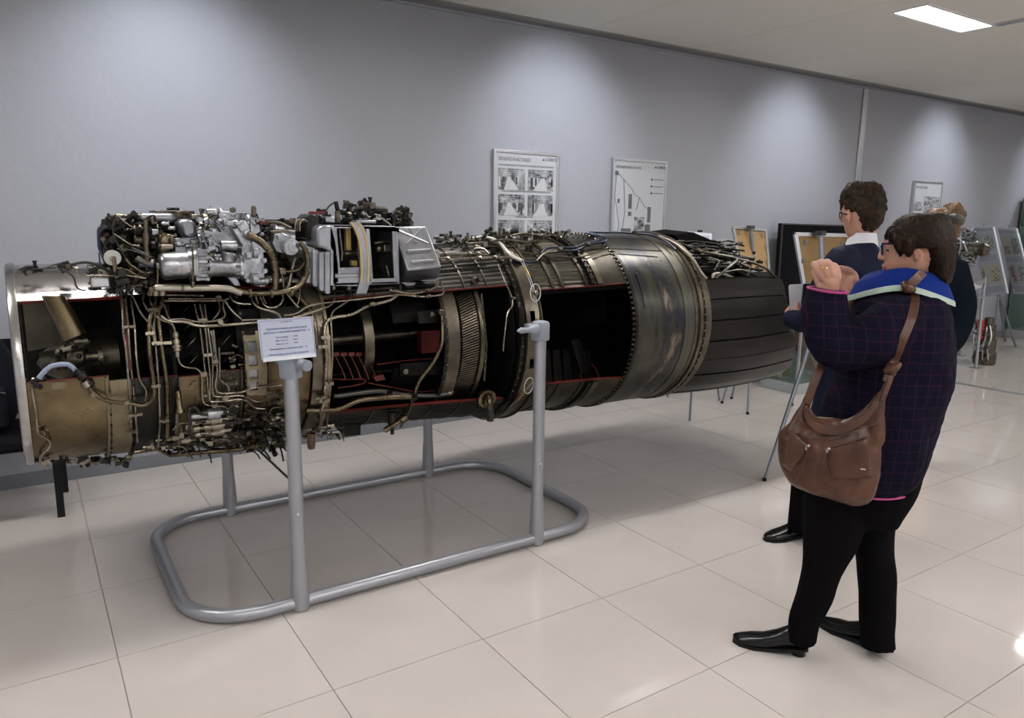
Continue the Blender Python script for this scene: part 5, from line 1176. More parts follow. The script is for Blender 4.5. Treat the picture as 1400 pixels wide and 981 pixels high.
# shoulders of the bag rising into the straps, scooped opening between them
limb(bm3, [wp(1084,592,BD),wp(1096,565,BD+.01),wp(1108,535,BD+.03),wp(1116,518,BD+.05)], [.030,.024,.014,.010])
limb(bm3, [wp(1194,600,BD),wp(1199,572,BD),wp(1206,545,BD+.005),wp(1214,520,BD+.015)], [.034,.026,.018,.012])
limb(bm3, [wp(1178,580,BD),wp(1192,562,BD),wp(1204,540,BD)], [.022,.020,.014])
link('bag_body', remesh(bm3,.005,3,.010,13,.003,38), M_leath, bg_)
def strap(pts, w_, th, m_, name='strap'):
    mb = MB(); rs = []; P_ = [(on_coat(*p) if len(p)==2 else wp(*p)) for p in pts]; P_ = fillet(P_,.4,5,.06)
    for i,p in enumerate(P_):
        t = (P_[min(i+1,len(P_)-1)]-P_[max(i-1,0)]).normalized(); s_ = t.cross(W.b).normalized(); nn = t.cross(s_).normalized()
        rs.append([p+s_*w_+nn*th,p-s_*w_+nn*th,p-s_*w_-nn*th,p+s_*w_-nn*th])
    return obj(name, mb.rings(rs), m_, bg_, bevel=.0015)
strap([(1103,552,BD+.0),(1112,525,BD+.01),(1121,505,BD+.03),(1124,492,BD+.08)],.013,.004,M_leath)
strap([(1212,522,BD+.008),(1218,503,BD+.02),(1224,490),(1230,475),(1236,460),(1243,445),(1248,430),(1251,415),(1251,402),(1247,392)],.0125,.003,M_leath)
strap([(1206,548,BD-.015),(1219,515,BD+.005),(1222,500,BD+.02)],.007,.003,M_leath)
k0 = on_coat(1245,396,.012); kd = -.150
strap([(1242,394,kd-.005),(1248,386,kd-.004),(1256,378,kd+.005),(1262,372,kd+.03)],.014,.004,M_leath)
kn = MB(); limb(kn,[wp(1213,506,BD+.01),wp(1222,503,BD+.005),wp(1228,499,BD+.015)],[.013,.015,.011]); limb(kn,[wp(1216,500,BD+.01),wp(1221,510,BD+.01)],[.011,.010])
link('strap_knot', remesh(kn,.003,1), M_leath, bg_)
kn = MB(); limb(kn,[wp(1238,389,kd),wp(1242,394,kd-.004),(wp(1247,396,kd))],[.014,.018,.012]); link('strap_knot', remesh(kn,.003,1), M_leath, bg_)
rimp = fillet([wp(x,y,BD-d_) for x,y,d_ in ((1100,556,.012),(1108,572,.030),(1124,582,.040),(1150,583,.044),(1172,574,.040),(1190,560,.030),(1202,543,.016))],.4,5,.06)
rm = MB(); rm.rings([[p+W.a*0+Vector((0,0,.004))-W.b*.004,p+Vector((0,0,-.026))-W.b*.016,p+Vector((0,0,-.028))+W.b*.01,p+Vector((0,0,.002))+W.b*.012] for p in rimp]); obj('opening_rim', rm, M_leath, bg_, bevel=.002, ang=60)
obj('inner_lining', MB().tube([p+W.b*.035+Vector((0,0,-.006)) for p in rimp],.014,8), M_leath2, bg_)
def pocket(pts, off, th):
    n = len(pts); c = (sum(p[0] for p in pts)/n, sum(p[1] for p in pts)/n); mb = MB(); rs = []
    for s_,o_ in ((1.0,0.02),(1.0,-.004),(.95,-.010),(.8,-.015),(.4,-.017)): rs.append([wp(c[0]+(x-c[0])*s_, c[1]+(y-c[1])*s_, off+o_-(0 if s_>.96 else .0)) for x,y in pts])
    return obj('pocket', mb.rings(rs), M_leath, bg_, ang=60)
def sub(pts, k=4):
    out = []
    for (a,b_),(c,d_) in zip(pts, pts[1:]+pts[:1]):
        for i in range(k): out.append((a+(c-a)*i/k, b_+(d_-b_)*i/k))
    return out
pocket(sub([(1131,614),(1155,607),(1186,598),(1190,620),(1192,650),(1165,656),(1137,655),(1131,636)]), BD-.060, .02)
pocket(sub([(1072,606),(1088,592),(1106,608),(1098,624),(1082,645),(1070,636)]), BD-.054, .02)
for (pts,r) in (([(1112,597),(1135,600),(1160,592),(1200,578)],.0016),([(1131,612),(1155,605),(1186,596)],.002),([(1085,662),(1097,640),(1106,612)],.0014),([(1123,655),(1122,636)],.0014),([(1136,660),(1160,661),(1192,653)],.0016)):
    obj('seam', MB().tube([wp(x,y,BD-.0665+(.016 if x<1085 else 0)-(.008 if 1130<x<1192 and 600<y<656 else 0)) for x,y in pts],r,6), M_leath2, bg_)
for (x,y,x2,y2) in ((1132,613,1124,633),(1104,609,1100,618)):
    z_ = obj('zip_slider', MB().lathe(wp(x,y,BD-.085),(1,-1,0),[(0,.003),(.002,.0045),(.006,.0045),(.008,.002)],8).box(wp(x-1,y+3,BD-.084),(.007,.004,.014)), M_alu, bg_)
obj('zip_pull', MB().tube([wp(1130,618,BD-.086),wp(1124,634,BD-.08)],[.003,.0045],6), M_leath2, bg_)
obj('name_tag', MB().box(wp(1180,641,BD-.076),(.014,.003,.004),Matrix.Rotation(-.95,3,'Z')), M_alu, bg_)
# ------------------------------------------------------------------ the man in the navy suit, seen from behind
Mn = Plane(3.2,2.15); mp2 = Mn.P
ma = thing('person', 'young man with curly brown hair in a navy suit jacket, seen from behind', 'person', (3.2,2.15,0))
mh, mt_ = FL(1110,730), FL(1052,738); mh, mt_ = fit_foot(mh,mt_,.29); shoe(ma, mh, mt_, .095, .08, .012)
m2 = FL(1152,722); shoe(ma, m2, m2+(mt_-mh), .095,.08,.012)
bd = MB()
stack(bd, smooth_rows([(256,1170,1196,.03,0),(262,1158,1204,.06,0),(274,1152,1208,.075,0),(286,1150,1207,.08,0),(296,1150.5,1203,.078,0),(306,1153,1197,.07,0),(316,1155,1188,.06,0),(322,1158,1180,.045,0)]), Mn, e=.95)
limb(bd, [mp2(1154,290,.05),mp2(1151.5,296,.06),mp2(1151,301,.06)],[.010,.011,.010])
limb(bd, [mp2(1180,305,.0),mp2(1178,330,0),mp2(1178,350,0)], [.062,.06,.07])
stack(bd, smooth_rows([(350,1150,1204,.10,0),(400,1130,1212,.13,0),(480,1125,1206,.12,0),(560,1120,1200,.12,0)]), Mn)
limb(bd, [mp2(1122,590,0),mp2(1104,660,0),mp2(1097,718,0)],[.06,.045,.035]); limb(bd, [mp2(1165,590,0),mp2(1164,660,.02),mp2(1160,708,.03)],[.06,.045,.035])
MB_ = -.05
limb(bd, [mp2(1146,370,-.1),mp2(1120,410,-.08),mp2(1108,430,MB_),mp2(1092,431,MB_+.03),mp2(1080,427,MB_+.06)],[.05,.045,.042,.034,.026])
for k,(dx,dy) in enumerate(((0,0),(3,-1.5),(6,-3),(9,-4))):
    limb(bd, [mp2(1078+dx*.6,427+dy*.3,MB_+.06+.008*k),mp2(1079+dx,421+dy,MB_+.05+.01*k),mp2(1083+dx,418+dy,MB_+.04+.01*k)],[.011,.010,.009],8,3)
limb(bd, [mp2(1084,429,MB_+.03),mp2(1089,422,MB_+.02),mp2(1091,415,MB_+.02)],[.013,.011,.009],8,3)
link('body', remesh(bd,.0055,2), M_skin, ma)
er = MB(); limb(er,[mp2(1157,293,-.07),mp2(1160,290,-.075),mp2(1162,296,-.076),mp2(1160,304,-.07)],[.006,.007,.006,.005],8); er.ball(mp2(1159,297,-.066),.012,6); link('ear', remesh(er,.004,1), M_skin, ma)
hr = MB()
stack(hr, smooth_rows([(249,1166,1196,.03,0),(253,1156,1204,.06,0),(262,1150,1209,.085,0),(274,1149,1211,.097,.0),(284,1152,1211,.10,.0),(292,1162,1210,.098,0),(302,1165,1206,.088,0),(310,1168,1201,.074,0),(317,1172,1197,.06,0)]), Mn, n=28)
random.seed(9)
for _ in range(130):      # curls
    a = random.uniform(0,2*PI); v_ = random.uniform(251,286); wd = 27*math.sin(math.acos(max(-1,min(1,(283-v_)/36)))) if v_<283 else 28
    hr.ball(mp2(1180+wd*math.cos(a), v_, .085*math.sin(a)), random.uniform(.012,.02), 4)
link('hair', remesh(hr,.007,1,.010,34,.007,80), M_hairm, ma)
gl = MB(); gl.tube([mp2(1149.5,291,-.062),mp2(1158,293,-.08)],.003,6); gl.tube([mp2(1149.3+1.6*math.cos(a),294+5*math.sin(a),-.045+.02*math.cos(a)) for a in [2*PI*k/12 for k in range(12)]],.0025,6,closed=True); obj('glasses', gl, M_blk, ma)
sh = MB(); stack(sh, smooth_rows([(352,1150,1204,.095,0),(342,1152,1202,.088,0),(330,1157,1200,.078,0),(321,1162,1199,.072,0),(318,1163,1198,.070,0)]), Mn, n=28); obj('shirt_collar', sh, M_shirt, ma, label='white shirt collar')
ct = MB()
stack(ct, smooth_rows([(322,1163,1198,.05,.02),(332,1156,1200,.085,.01),(346,1146,1206,.12,0),(362,1138,1216,.15,0),(390,1134,1222,.16,0),(430,1130,1220,.155,0),(480,1124,1214,.15,0),(520,1116,1210,.15,0),(560,1108,1206,.15,0),(585,1104,1204,.15,0)],2), Mn, n=32, e=.92)
limb(ct, [mp2(1152,360,-.12),mp2(1134,392,-.13),mp2(1116,425,-.10),mp2(1110,436,MB_-.03),mp2(1096,438,MB_),mp2(1084,436,MB_+.03)],[.085,.080,.072,.068,.058,.05],18)
limb(ct, [mp2(1206,365,.05),mp2(1222,410,.08),mp2(1222,450,.1)],[.08,.075,.06],16)
link('jacket', remesh(ct,.008,3,.009,12), M_suit, ma)
tr = MB(); stack(tr, smooth_rows([(560,1108,1206,.13,0),(600,1104,1200,.13,0),(640,1090,1196,.10,0)]), Mn)
stack(tr, smooth_rows([(600,1086,1148,.09,0),(660,1082,1126,.07,0),(700,1078,1120,.065,0),(726,1076,1118,.06,0)]), Mn); stack(tr, smooth_rows([(600,1140,1196,.09,.02),(660,1144,1184,.07,.02),(716,1140,1180,.06,.03)]), Mn)
link('trousers', remesh(tr,.009,3,.006,12), M_trou, ma)
# papers and folder in his hand
pa = thing('paper_sheets', 'white paper sheets held upright in the hand of the man in the navy suit', 'paper', tuple(mp2(1088,420,MB_+.03)))
obj('sheet', MB().slab([mp2(1079,389,MB_+.02),mp2(1098,388,MB_+.05),mp2(1096,421,MB_+.05),mp2(1081,425,MB_+.02)],Mn.b*.003), mat('paper_white',(.60,.62,.68),.6), pa)
obj('sheet', MB().slab([mp2(1078,391,MB_+.03),mp2(1097,391,MB_+.062),mp2(1095,422,MB_+.062),mp2(1080,425,MB_+.03)],Mn.b*.003), MATS['paper_white'], pa)
fo = thing('folder', 'dark grey folder held upright beside the white papers by the man in the navy suit', 'folder', tuple(mp2(1105,420,MB_+.05)))
obj('cover', MB().slab([mp2(1098,388,MB_+.04),mp2(1128,387,MB_+.07),mp2(1126,421,MB_+.07),mp2(1095,421,MB_+.04)],Mn.b*.012), mat('folder_grey',(.012,.012,.014),.6,spec=.15), fo, bevel=.002)
# ------------------------------------------------------------------ the woman with the hair clip, far behind
W2 = Plane(4.9,2.45); w2 = W2.P
wb = thing('person', 'woman with clipped auburn hair, mostly hidden behind the woman in plaid', 'person', (4.9,2.45,0))
h_ = FL(1266,640); shoe(wb, h_, h_+Vector((-.1,.2,0)), .08, .06, .05); h2 = FL(1248,636); shoe(wb, h2, h2+Vector((-.1,.2,0)), .08,.06,.05)
bd = MB(); stack(bd, smooth_rows([(290,1276,1300,.03,0),(298,1268,1306,.07,0),(315,1266,1308,.08,0),(330,1270,1304,.07,0),(342,1276,1298,.05,0)]), W2)
limb(bd,[w2(1290,330,0),w2(1292,360,0)],[.055,.06]); stack(bd, smooth_rows([(375,1274,1304,.08,0),(420,1266,1304,.10,0),(500,1262,1292,.09,0)]), W2)
limb(bd,[w2(1285,500,0),w2(1272,560,0),w2(1262,632,0)],[.08,.05,.035]); limb(bd,[w2(1262,500,0),w2(1252,560,.05),w2(1248,628,.05)],[.08,.05,.035])
limb(bd,[w2(1304,405,-.07),w2(1310,440,-.1),w2(1296,470,-.15),w2(1270,455,-.2)],[.035,.035,.033,.028])
for k in range(4): limb(bd,[w2(1270,455-2*k,-.2),w2(1262,451-2.4*k,-.21),w2(1257,452-2.4*k,-.2)],[.011,.010,.008],8,3)
limb(bd,[w2(1271,450,-.19),w2(1268,443,-.2)],[.012,.009],8,3)
link('body', remesh(bd,.007,2), M_skin, wb)
hr = MB(); stack(hr, smooth_rows([(284,1278,1300,.03,0),(288,1268,1308,.07,0),(298,1263,1312,.095,0),(314,1262,1313,.10,0),(328,1268,1308,.09,0),(338,1276,1302,.06,0)]), W2, n=26)
for x,y,d_,r in ((1304,287,-.03,.05),(1310,294,.0,.045),(1298,285,.02,.04),(1307,300,-.05,.05)): hr.ball(w2(x,y,d_),r,6)
link('hair', remesh(hr,.008,1,.012,24,.006,60), M_hairb, wb)
cl = MB(); limb(cl,[w2(1300,295,-.10),w2(1309,297,-.11),w2(1317,301,-.08)],[.014,.022,.014]); limb(cl,[w2(1302,300,-.10),w2(1310,303,-.10)],[.010,.012]); link('hair_clip', remesh(cl,.005,1), mat('clip_grey',(.06,.06,.055),.3), wb, label='dark hair clip')
ct = MB(); stack(ct, smooth_rows([(342,1276,1306,.07,0),(352,1266,1314,.12,0),(370,1258,1320,.15,0),(400,1254,1323,.16,0),(440,1250,1318,.155,0),(480,1246,1308,.15,0),(520,1244,1304,.15,0),(545,1244,1300,.15,0)],2), W2, n=28)
limb(ct,[w2(1308,370,-.05),w2(1318,410,-.08),w2(1313,450,-.1),w2(1294,474,-.15),w2(1276,460,-.19)],[.075,.07,.065,.058,.045],16)
link('coat', remesh(ct,.009,3,.008,12), M_coat2, wb)
tr = MB(); stack(tr, smooth_rows([(530,1250,1296,.12,0),(560,1252,1280,.08,0),(590,1258,1276,.06,0),(615,1257,1273,.05,0),(622,1256,1272,.05,0)]), W2); stack(tr, smooth_rows([(530,1246,1280,.10,.03),(580,1242,1262,.06,.05),(620,1238,1256,.05,.05)]), W2)
link('trousers', remesh(tr,.009,2), M_tan, wb)
# ================================================================== THINGS BY THE WALL, MIDDLE
M_hard = mat('hardboard_brown',(.30,.19,.075),.6,col2=(.25,.155,.06),scale=4)
M_leg = mat('easel_grey_tube',(.20,.22,.26),.4,.6)
def easel_back(label, q, mast, feet, knobs=(), gname=None):
    t = thing('display_easel', label, 'easel', (sum(f[0] for f in feet)/len(feet), sum(f[1] for f in feet)/len(feet), 0), 'easels seen from behind')
    q = [Vector(p) for p in q]; n_ = (q[1]-q[0]).cross(q[3]-q[0]).normalized(); n_ = n_ if n_.dot(q[0]-CAM) > 0 else -n_   # away from us
    obj('board', MB().slab(q, n_*.006), M_hard, t)
    for i in range(4):
        a,b_ = q[i],q[(i+1)%4]; d = (b_-a).normalized(); s_ = n_.cross(d).normalized()
        mb = MB(); mb.hexa([a-n_*.012-s_*.012,b_-n_*.012-s_*.012,b_-n_*.012+s_*.012,a-n_*.012+s_*.012],[p+n_*.02 for p in (a-n_*.012-s_*.012,b_-n_*.012-s_*.012,b_-n_*.012+s_*.012,a-n_*.012+s_*.012)]); obj('frame_rail', mb, M_alu, t)
    for (u,v) in ((.15,.12),(.85,.12),(.04,.4),(.96,.4),(.04,.75),(.96,.75)): obj('board_clip', MB().box(q[0].lerp(q[1],u).lerp(q[3].lerp(q[2],u),v)-n_*.008,(.02,.02,.03)), M_alu, t)
    m0,m1 = Vector(mast[0])-n_*.03, Vector(mast[1])-n_*.03
    obj('mast', MB().cyl(m0,m1,.016,n=12), M_leg, t); obj('mast_hook', MB().box(m0,(.05,.05,.03)), M_pipedark, t)
    for f_ in feet:
        l_ = obj('leg', MB().tube([m1,Vector(f_)],[.013,.010],10), M_leg, t); obj('rubber_foot', MB().cyl(Vector(f_)+Vector((0,0,.02)),f_,.013,n=10), M_blk, l_)
    for k_ in knobs: obj('knob', MB().ball(k_,.016,6), M_pipedark, t)
    return t
# far easel (near the wall)
YA = 4.45
easel_back('easel with brown backed board against the grey wall, left of the black screen',
    [PY(1002,311,YA+.03),PY(1046,315,YA),PY(1051,374,YA-.12),PY(1011,366,YA-.09)], (PY(1023,312,YA),PY(1030,392,YA-.05)), [FL(1022,566),FL(987,551)+Vector((.0,.0,0)),FL(1000,545)])
YB = 3.12
easel_back('easel with brown backed board in front of the black screen',
    [PY(1087,320,YB+.04),PY(1162,322,YB-.10),PY(1166,418,YB-.17),PY(1102,410,YB-.03)], (PY(1118,319,YB-.03),PY(1122,412,YB-.12)), [FL(1045,657),FL(1068,592),FL(1150,600)], [PY(1082,552,2.9)])
nb = thing('notice_easel', 'small white notice board on a thin easel behind the engine nozzle', 'board', tuple(FL(965,565)))
YN = 4.55
obj('board', MB().slab([PY(941,316,YN),PY(973,319,YN-.02),PY(975,352,YN-.09),PY(943,348,YN-.07)],Vector((0,.012,0))), M_white, nb)
pm = MB()
for (a,b_,c,d_) in ((945,321,954,326),(958,322,970,328),(945,330,954,336)): pm.slab([PY(a,b_,YN-.02-.0021*(b_-316)-.004),PY(c,b_+.4,YN-.026-.0021*(b_-316)-.004),PY(c,d_,YN-.026-.0021*(d_-316)-.004),PY(a,d_,YN-.02-.0021*(d_-316)-.004)],Vector((0,.002,0)))
obj('printed_block', pm, mat('pale_blue_print',(.35,.42,.52),.5), nb); obj('printed_block', MB().slab([PY(958,331,YN-.062),PY(971,332,YN-.066),PY(972,340,YN-.085),PY(959,339,YN-.081)],Vector((0,.002,0))), mat('cyan_print',(.15,.35,.5),.5), nb)
obj('hook', MB().box(PY(957,316,YN),(.04,.02,.02)), M_blk, nb); tp_ = PY(957,350,YN-.04)
for f_ in (FL(943,575),FL(987,552)+Vector((.08,.1,0)),FL(975,560)+Vector((0,.55,0))):
    f_.y = min(f_.y, 4.98); obj('leg', MB().tube([tp_,f_],[.012,.010],8), M_leg, nb)
tv = thing('flat_screen', 'large black flat screen by the wall, behind a brown backed board', 'screen', (7.2,4.95,0))
qa = [PY(1068.5,305,4.95),PY(1190,309,4.95)]; qb = [Vector((qa[0].x-.10,4.86,.62)),Vector((qa[1].x-.08,4.86,.62))]
q4 = [qa[0],qa[1],qb[1],qb[0]]
obj('panel', MB().slab(q4,Vector((0,.04,0))), M_glassd, tv); cen = sum(q4,Vector())/4
for i in range(4):
    a,b_ = q4[i],q4[(i+1)%4]; ia,ib = a.lerp(cen,.03),b_.lerp(cen,.03); v_ = Vector((0,-.006,0)); obj('bezel', MB().hexa([a+v_,b_+v_,ib+v_,ia+v_],[a-v_*2,b_-v_*2,ib-v_*2,ia-v_*2]), mat('bezel_dark',(.02,.012,.014),.35), tv)
for x in (qa[0].x+.2,qa[1].x-.2): obj('stand_leg', MB().bb(x-.03,x+.03,4.84,4.94,0,.66), M_blk, tv)
obj('stand_base', MB().bb(qa[0].x+.1,qa[1].x-.1,4.74,5.0,0,.03), M_blk, tv)
# glass showcase behind the nozzle
M_glass = mat('green_glass',(.80,.93,.88),.02,trans=1.0,spec=.5)
gx0,gx1,gy0,gy1 = 6.02,7.3,4.26,4.68
sc = thing('glass_showcase', 'low glass showcase with engine pieces on its shelves, behind the engine nozzle', 'showcase', ((gx0+gx1)/2,(gy0+gy1)/2,0))
obj('base', MB().bb(gx0,gx1,gy0,gy1,0,.10), mat('showcase_base',(.30,.33,.33),.4), sc, bevel=.004)
for x in (gx0+.01,gx1-.01):
    for y in (gy0+.01,gy1-.01): obj('corner_post', MB().bb(x-.01,x+.01,y-.01,y+.01,.10,.80), M_alu, sc)
for z in (.42,.80): obj('glass_shelf', MB().bb(gx0+.022,gx1-.022,gy0+.022,gy1-.022,z,z+.008), M_glass, sc)
obj('glass_pane', MB().bb(gx0+.02,gx1-.02,gy0,gy0+.005,.10,.80), M_glass, sc); obj('glass_pane', MB().bb(gx0,gx0+.005,gy0+.02,gy1-.02,.10,.80), M_glass, sc)
obj('back_panel', MB().bb(gx0+.02,gx1-.02,gy1-.012,gy1-.004,.10,.80), mat('showcase_back',(.28,.33,.32),.5), sc)
ar = thing('curved_casing_segment', 'red-brown curved casing segment with a pale edge standing in the glass showcase', 'engine part', (6.5,4.55,.1))
arcp = [Vector((6.30+.55*(1-math.cos(math.radians(a))), 4.50, .12+.62*math.sin(math.radians(a)))) for a in range(0,91,9)][::-1]
arcp = [Vector((6.22+.40*(1-math.sin(math.radians(a))), 4.34, .115+.60*(1-math.cos(math.radians(a))))) for a in range(10,91,8)]
ma_ = MB(); rs = [[p+Vector((-.02,-.02,0)),p+Vector((.03,-.02,0)),p+Vector((.03,.14,0)),p+Vector((-.02,.14,0))] for p in arcp]; obj('segment', ma_.rings(rs), mat('red_brown',(.22,.06,.035),.45), ar)
obj('pale_edge', MB().tube([p+Vector((-.022,-.022,0)) for p in arcp],.008,6), M_clamp, ar)
be = thing('pump_casing', 'beige machined pump casing with openings on the floor of the glass showcase', 'engine part', (6.12,4.5,.1))
obj('casing', MB().bb(6.06,6.22,4.54,4.64,.102,.34), mat('cream_paint',(.50,.45,.30),.45), be, bevel=.02); obj('casing', MB().bb(6.09,6.20,4.48,4.54,.102,.24), MATS['cream_paint'], be, bevel=.015)
obj('port', MB().lathe((6.12,4.54,.28),(0,-1,0),[(0,.03),(.02,.03),(.02,.02),(.0,.018)],14), M_pipedark, be); obj('cover', MB().lathe((6.145,4.48,.17),(0,-1,0),[(0,.05),(.01,.05),(.012,.03)],18), mat('olive_green',(.20,.20,.10),.5), be)
dk = thing('ring_gear', 'small round gear wheel standing on the glass shelf of the showcase', 'engine part', (6.3,4.6,.43))
obj('ring', MB().tube([Vector((6.32+.045*math.cos(a)  ,4.5,.482+.045*math.sin(a))) for a in [2*PI*k/20 for k in range(20)]],.008,8,closed=True), M_alu, dk)
# ================================================================== RIGHT BACKGROUND (real places, about 8 to 12 m along the wall)
hs = thing('helicopter_engine', 'small silver engine with fine pipework on a tubular stand, right of the far woman', 'engine', (8.7,4.1,.95))
X8 = 8.6
hb = MB(); p_ = lambda x,y,X=X8: PX(x,y,X)
obj('core', MB().lathe(p_(1303,340,8.5),(.25,-1,0),[(0,.04),(.03,.07),(.12,.08),(.2,.07),(.24,.06),(.3,.08),(.34,.05)],18), M_fit, hs)
for pts in ([(1300,322),(1312,318),(1324,324),(1330,320)],[(1302,352),(1314,356),(1326,350),(1332,356)],[(1306,316),(1308,326),(1318,330),(1322,344)],[(1300,344),(1316,345),(1330,344)],[(1312,314),(1314,334),(1310,352)]): obj('pipe', MB().tube(fillet([PX(x,y,8.36) for x,y in pts],.4),.007,6), M_alu, hs)
obj('exhaust_duct', MB().tube(fillet([p_(1325,328),p_(1336,330),p_(1338,345),p_(1334,358),p_(1330,364)],.45,5,.1),.024,12), M_tank, hs)
def g8(poly, X0_, X1_, n, a, b, ms, parent):
    x0,y0,x1,y1 = poly; gr = {}
    for _ in range(n):
        p = PX(random.uniform(x0,x1),random.uniform(y0,y1),random.uniform(X0_,X1_)); s_ = random.uniform(a,b); mb = gr.setdefault(random.randrange(len(ms)),MB()); k = random.random(); ax = random.choice([Vector((0,1,0)),Vector((0,1,.3)),Vector((1,0,0)),Vector((0,0,1))]).normalized()
        if k < .4: mb.lathe(p,ax,[(0,s_*.4),(s_*.8,s_*.4),(s_*.8,s_*.25),(s_*1.6,s_*.25)],8)
        elif k < .6: mb.box(p,(s_,s_*1.2,s_*.8))
        else: mb.tube(fillet([p,p+ax*s_*2,p+ax*s_*2.5+Vector((0,0,-s_*1.5))],.4),s_*.14,5)
    for i,mb in gr.items(): obj('fittings', mb, ms[i], parent, stuff=True)
g8((1302,312,1334,362),8.36,8.7,220,.014,.034,[M_silver,M_fit,M_alu,M_fitd],hs)
obj('manifold', MB().tube([p_(1302,333,8.4),p_(1340,332,8.4)],.010,8), M_alu, hs)
hst = thing('tubular_stand', 'silver tubular stand carrying the small silver engine, by the right edge', 'stand', (8.7,4.1,0))
fr_ = [FL(1289,511),FL(1334,503),FL(1312,486),FL(1352,482)]
for (f_,top) in ((fr_[0],(1314,352)),(fr_[1],(1347,378)),(fr_[2],(1322,352)),):
    tpv = PX(top[0],top[1],f_.x+.05)
    obj('leg', MB().tube([f_+Vector((0,0,.01)),tpv],.017,10), M_stand, hst); obj('foot_plate', MB().bb(f_.x-.05,f_.x+.05,f_.y-.05,f_.y+.05,0,.008), M_stand, hst)
obj('crossbar', MB().tube([PX(1312,409,8.5),PX(1344,406,9.0)],.014,8), M_stand, hst); obj('crossbar', MB().tube([PX(1313,357,8.5),PX(1336,362,8.6)],.016,8), M_stand, hst); obj('crossbar', MB().tube([FL(1290,494),FL(1330,501)],.008,6), M_stand, hst)
obj('bracket_plate', MB().slab([PX(1328,386,8.9),PX(1346,381,8.95),PX(1343,392,8.95),PX(1318,402,8.85)],Vector((.008,0,0))), M_tank, hst)
obj('guard_loop', MB().tube(fillet([PX(1308,428,8.7),PX(1316,429,8.7),PX(1317,445,8.7),PX(1316,464,8.7),PX(1306,465,8.7)],.3),.014,8), M_silver, hst)
obj('grey_plate', MB().slab([PX(1300,462,8.9),PX(1313,468,8.9),PX(1312,486,8.9),PX(1296,487,8.9)],Vector((.02,0,0))), M_stand, hst)
vt = thing('vertical_gearbox', 'small silver gearbox with a red part standing on the floor behind the tubular stand', 'engine part', tuple(FL(1345,497)))
c_ = FL(1345,497); Xv = c_.x
obj('body', MB().lathe(c_,(0,0,1),[(0,.11),(.03,.12),(.14,.12),(.15,.10),(.30,.105),(.31,.085),(.46,.085),(.47,.05),(.54,.05),(.55,.02)],18), M_fit, vt)
for dy in (-.09,-.03,.04,.09): obj('pipe', MB().tube(fillet([c_+Vector((-.11,dy,.06)),c_+Vector((-.13,dy*.8,.2)),c_+Vector((-.11,dy*1.1,.34)),c_+Vector((-.07,dy*.5,.46))],.4),.008,6), M_alu, vt)
obj('red_cover', MB().tube([PX(1340,463,Xv-.1),PX(1341,437,Xv-.1)],.035,10), mat('bright_red',(.45,.02,.02),.4), vt)
g8((1334,448,1352,494),Xv-.16,Xv-.06,90,.014,.032,[M_silver,M_fit,M_fitd,M_alu],vt)
rd = thing('lever_pump', 'dark brown lever with a pale tip standing beside the small silver gearbox', 'engine part', tuple(FL(1336,493)))
obj('lever', MB().tube([FL(1334,492)+Vector((0,0,.012)),PX(1338,455,Xv+.1),PX(1333,436,Xv+.1)],.014,8), M_bronze, rd); obj('tip', MB().ball(PX(1332,433,Xv+.1),.022,6), M_clamp, rd)
def board(label, q, feet, prints):
    t = thing('display_easel', label, 'easel', (q[0].x,q[0].y,0), 'white display boards on easels')
    q = [Vector(p) for p in q]; n_ = (q[1]-q[0]).cross(q[3]-q[0]).normalized(); n_ = n_ if n_.dot(q[0]-CAM) > 0 else -n_
    obj('board', MB().slab(q, n_*.02), mat('board_white',(.52,.55,.60),.45), t)
    B = lambda u,v,o=.003: q[0].lerp(q[1],u).lerp(q[3].lerp(q[2],u),v)-n_*o
    for (u0,v0,u1,v1,m_) in prints: obj('printed_panel', MB().slab([B(u0,v0),B(u1,v0),B(u1,v1),B(u0,v1)],n_*.002), m_, t)
    top = B(.5,0,-.03); mid = B(.5,.98,-.04); obj('mast', MB().cyl(top+Vector((0,0,.04)),mid,.014,n=8), M_leg, t)
    for f_ in feet: obj('leg', MB().tube([mid,f_],.014,8), M_leg, t)
    return t, B, n_
M_cream = mat('cream_print',(.52,.51,.38),.5); M_grn = mat('pale_panel_print',(.46,.50,.47),.5); M_gpr = mat('grey_text_print',(.34,.36,.42),.5,col2=(.46,.48,.54),scale=60)
t,B,n_ = board('tall white display board with cream panels on an easel, right of the small silver engine',
    [PX(1326,311,10.75),PX(1357.5,310,10.35),PX(1377,462-61,10.25),PX(1346,405,10.6)], [FL(1358,480),FL(1389,474),Vector((11.5,4.85,0))],
    [(.08,.1,.45,.36,M_grn),(.52,.1,.95,.36,M_grn),(.08,.4,.9,.5,M_gpr),(.08,.56,.45,.84,M_cream),(.52,.56,.95,.84,M_cream),(.08,.87,.9,.97,M_gpr),(.05,.02,.95,.055,M_gpr)])
pr = MB(); random.seed(3)
for u0,v0,nx_,ny__ in ((.12,.26,4,3),(.56,.14,5,6),(.12,.62,3,4),(.56,.62,5,6)):
    for i in range(nx_):
        for j in range(ny__):
            if random.random()<.6: u,v = u0+i*.07,v0+j*.032; pr.slab([B(u,v,.005),B(u+.045,v,.005),B(u+.045,v+.02,.005),B(u,v+.02,.005)],n_*.001)
obj('printed_pictures', pr, mat('dark_print',(.08,.08,.09),.5), t, stuff=True)
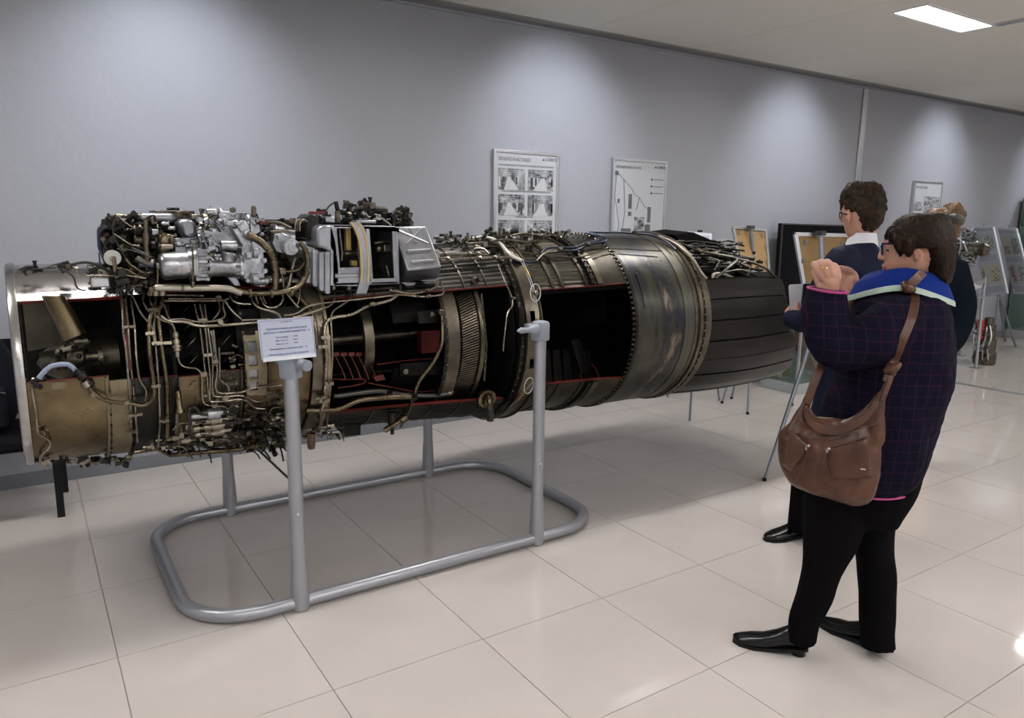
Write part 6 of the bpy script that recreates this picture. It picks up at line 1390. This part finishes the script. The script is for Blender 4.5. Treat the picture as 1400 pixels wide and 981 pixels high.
t,B,n_ = board('tall white display board with dark and red pictures at the right edge',
    [PX(1364,312,10.9),PX(1389,312.5,10.35),PX(1412,401,10.25),PX(1386.5,402,10.75)], [FL(1402,473),FL(1430,470),Vector((11.72,4.4,0))],
    [(.08,.12,.46,.40,M_cream),(.54,.12,.95,.40,M_grn),(.08,.55,.46,.85,M_grn),(.54,.55,.95,.85,M_grn),(.08,.43,.9,.52,M_gpr),(.05,.03,.95,.07,M_gpr),(.08,.88,.9,.97,M_gpr)])
pr = MB(); rr_ = MB()
for u0,v0,nx_,ny__ in ((.14,.28,4,4),(.58,.16,5,8),(.12,.6,2,5),(.58,.6,4,7)):
    for i in range(nx_):
        for j in range(ny__):
            if random.random()<.7: u,v = u0+i*.07,v0+j*.03; (rr_ if (u<.25 and random.random()<.5) else pr).slab([B(u,v,.005),B(u+.05,v,.005),B(u+.05,v+.02,.005),B(u,v+.02,.005)],n_*.001)
for v in (.58,.64,.7,.76): rr_.slab([B(.22,v,.005),B(.36,v,.005),B(.36,v+.05,.005),B(.22,v+.05,.005)],n_*.001)
obj('printed_pictures', pr, MATS['dark_print'], t, stuff=True); obj('printed_pictures', rr_, mat('red_print',(.35,.12,.13),.5), t, stuff=True)
gcab = thing('glass_cabinet', 'tall glass display cabinet against the wall at the right edge, behind the white boards', 'cabinet', (12.7,4.75,0))
cx0,cx1,cy0,cy1 = 11.95,13.6,4.60,5.06
obj('plinth', MB().bb(cx0,cx1,cy0,cy1,0,.12), mat('cabinet_plinth',(.30,.31,.31),.5), gcab)
obj('back_panel', MB().bb(cx0,cx1,cy1-.015,cy1,.12,1.98), mat('cabinet_green_back',(.09,.13,.115),.5), gcab)
for z in (.7,1.2,1.6,1.98): obj('glass_shelf', MB().bb(cx0,cx1,cy0,cy1-.016,z,z+.012), M_glass, gcab)
obj('glass_pane', MB().bb(cx0,cx0+.006,cy0,cy1-.016,.12,1.98), M_glass, gcab)
for x in (cx0,cx1): obj('corner_post', MB().bb(x-.012,x+.012,cy0-.012,cy0+.012,.12,2.0), M_alu, gcab)
for k,(z,n) in enumerate(((.12,1),(1.2,4),(1.6,4))):
    for j in range(n):
        t = thing('framed_picture' if z<.2 else 'display_model', ('blue framed picture leaning on the bottom of the glass cabinet' if z<.2 else 'small dark exhibit, %s from the left on the %s shelf of the glass cabinet' % (('first','second','third','fourth')[j], 'upper' if z>1.5 else 'middle')), 'exhibit', (12.15+.3*j,4.8,z), None if z<.2 else 'dark exhibits in the glass cabinet')
        if z<.2: obj('frame', MB().slab([Vector((12.05,4.72,.135)),Vector((12.35,4.69,.135)),Vector((12.37,4.77,.48)),Vector((12.07,4.80,.48))],Vector((0,.02,0))), M_pipedark, t); obj('print', MB().slab([Vector((12.08,4.713,.17)),Vector((12.32,4.687,.17)),Vector((12.34,4.758,.45)),Vector((12.10,4.783,.45))],Vector((0,-.004,0))), mat('blue_print',(.10,.22,.35),.4), t)
        else: obj('body', MB().lathe((12.15+.3*j,4.8,z+.0125),(0,0,1),[(0,.05),(.1,.06),(.12,.03),(.2,.045),(.22,.01)],12), M_fitd, t)
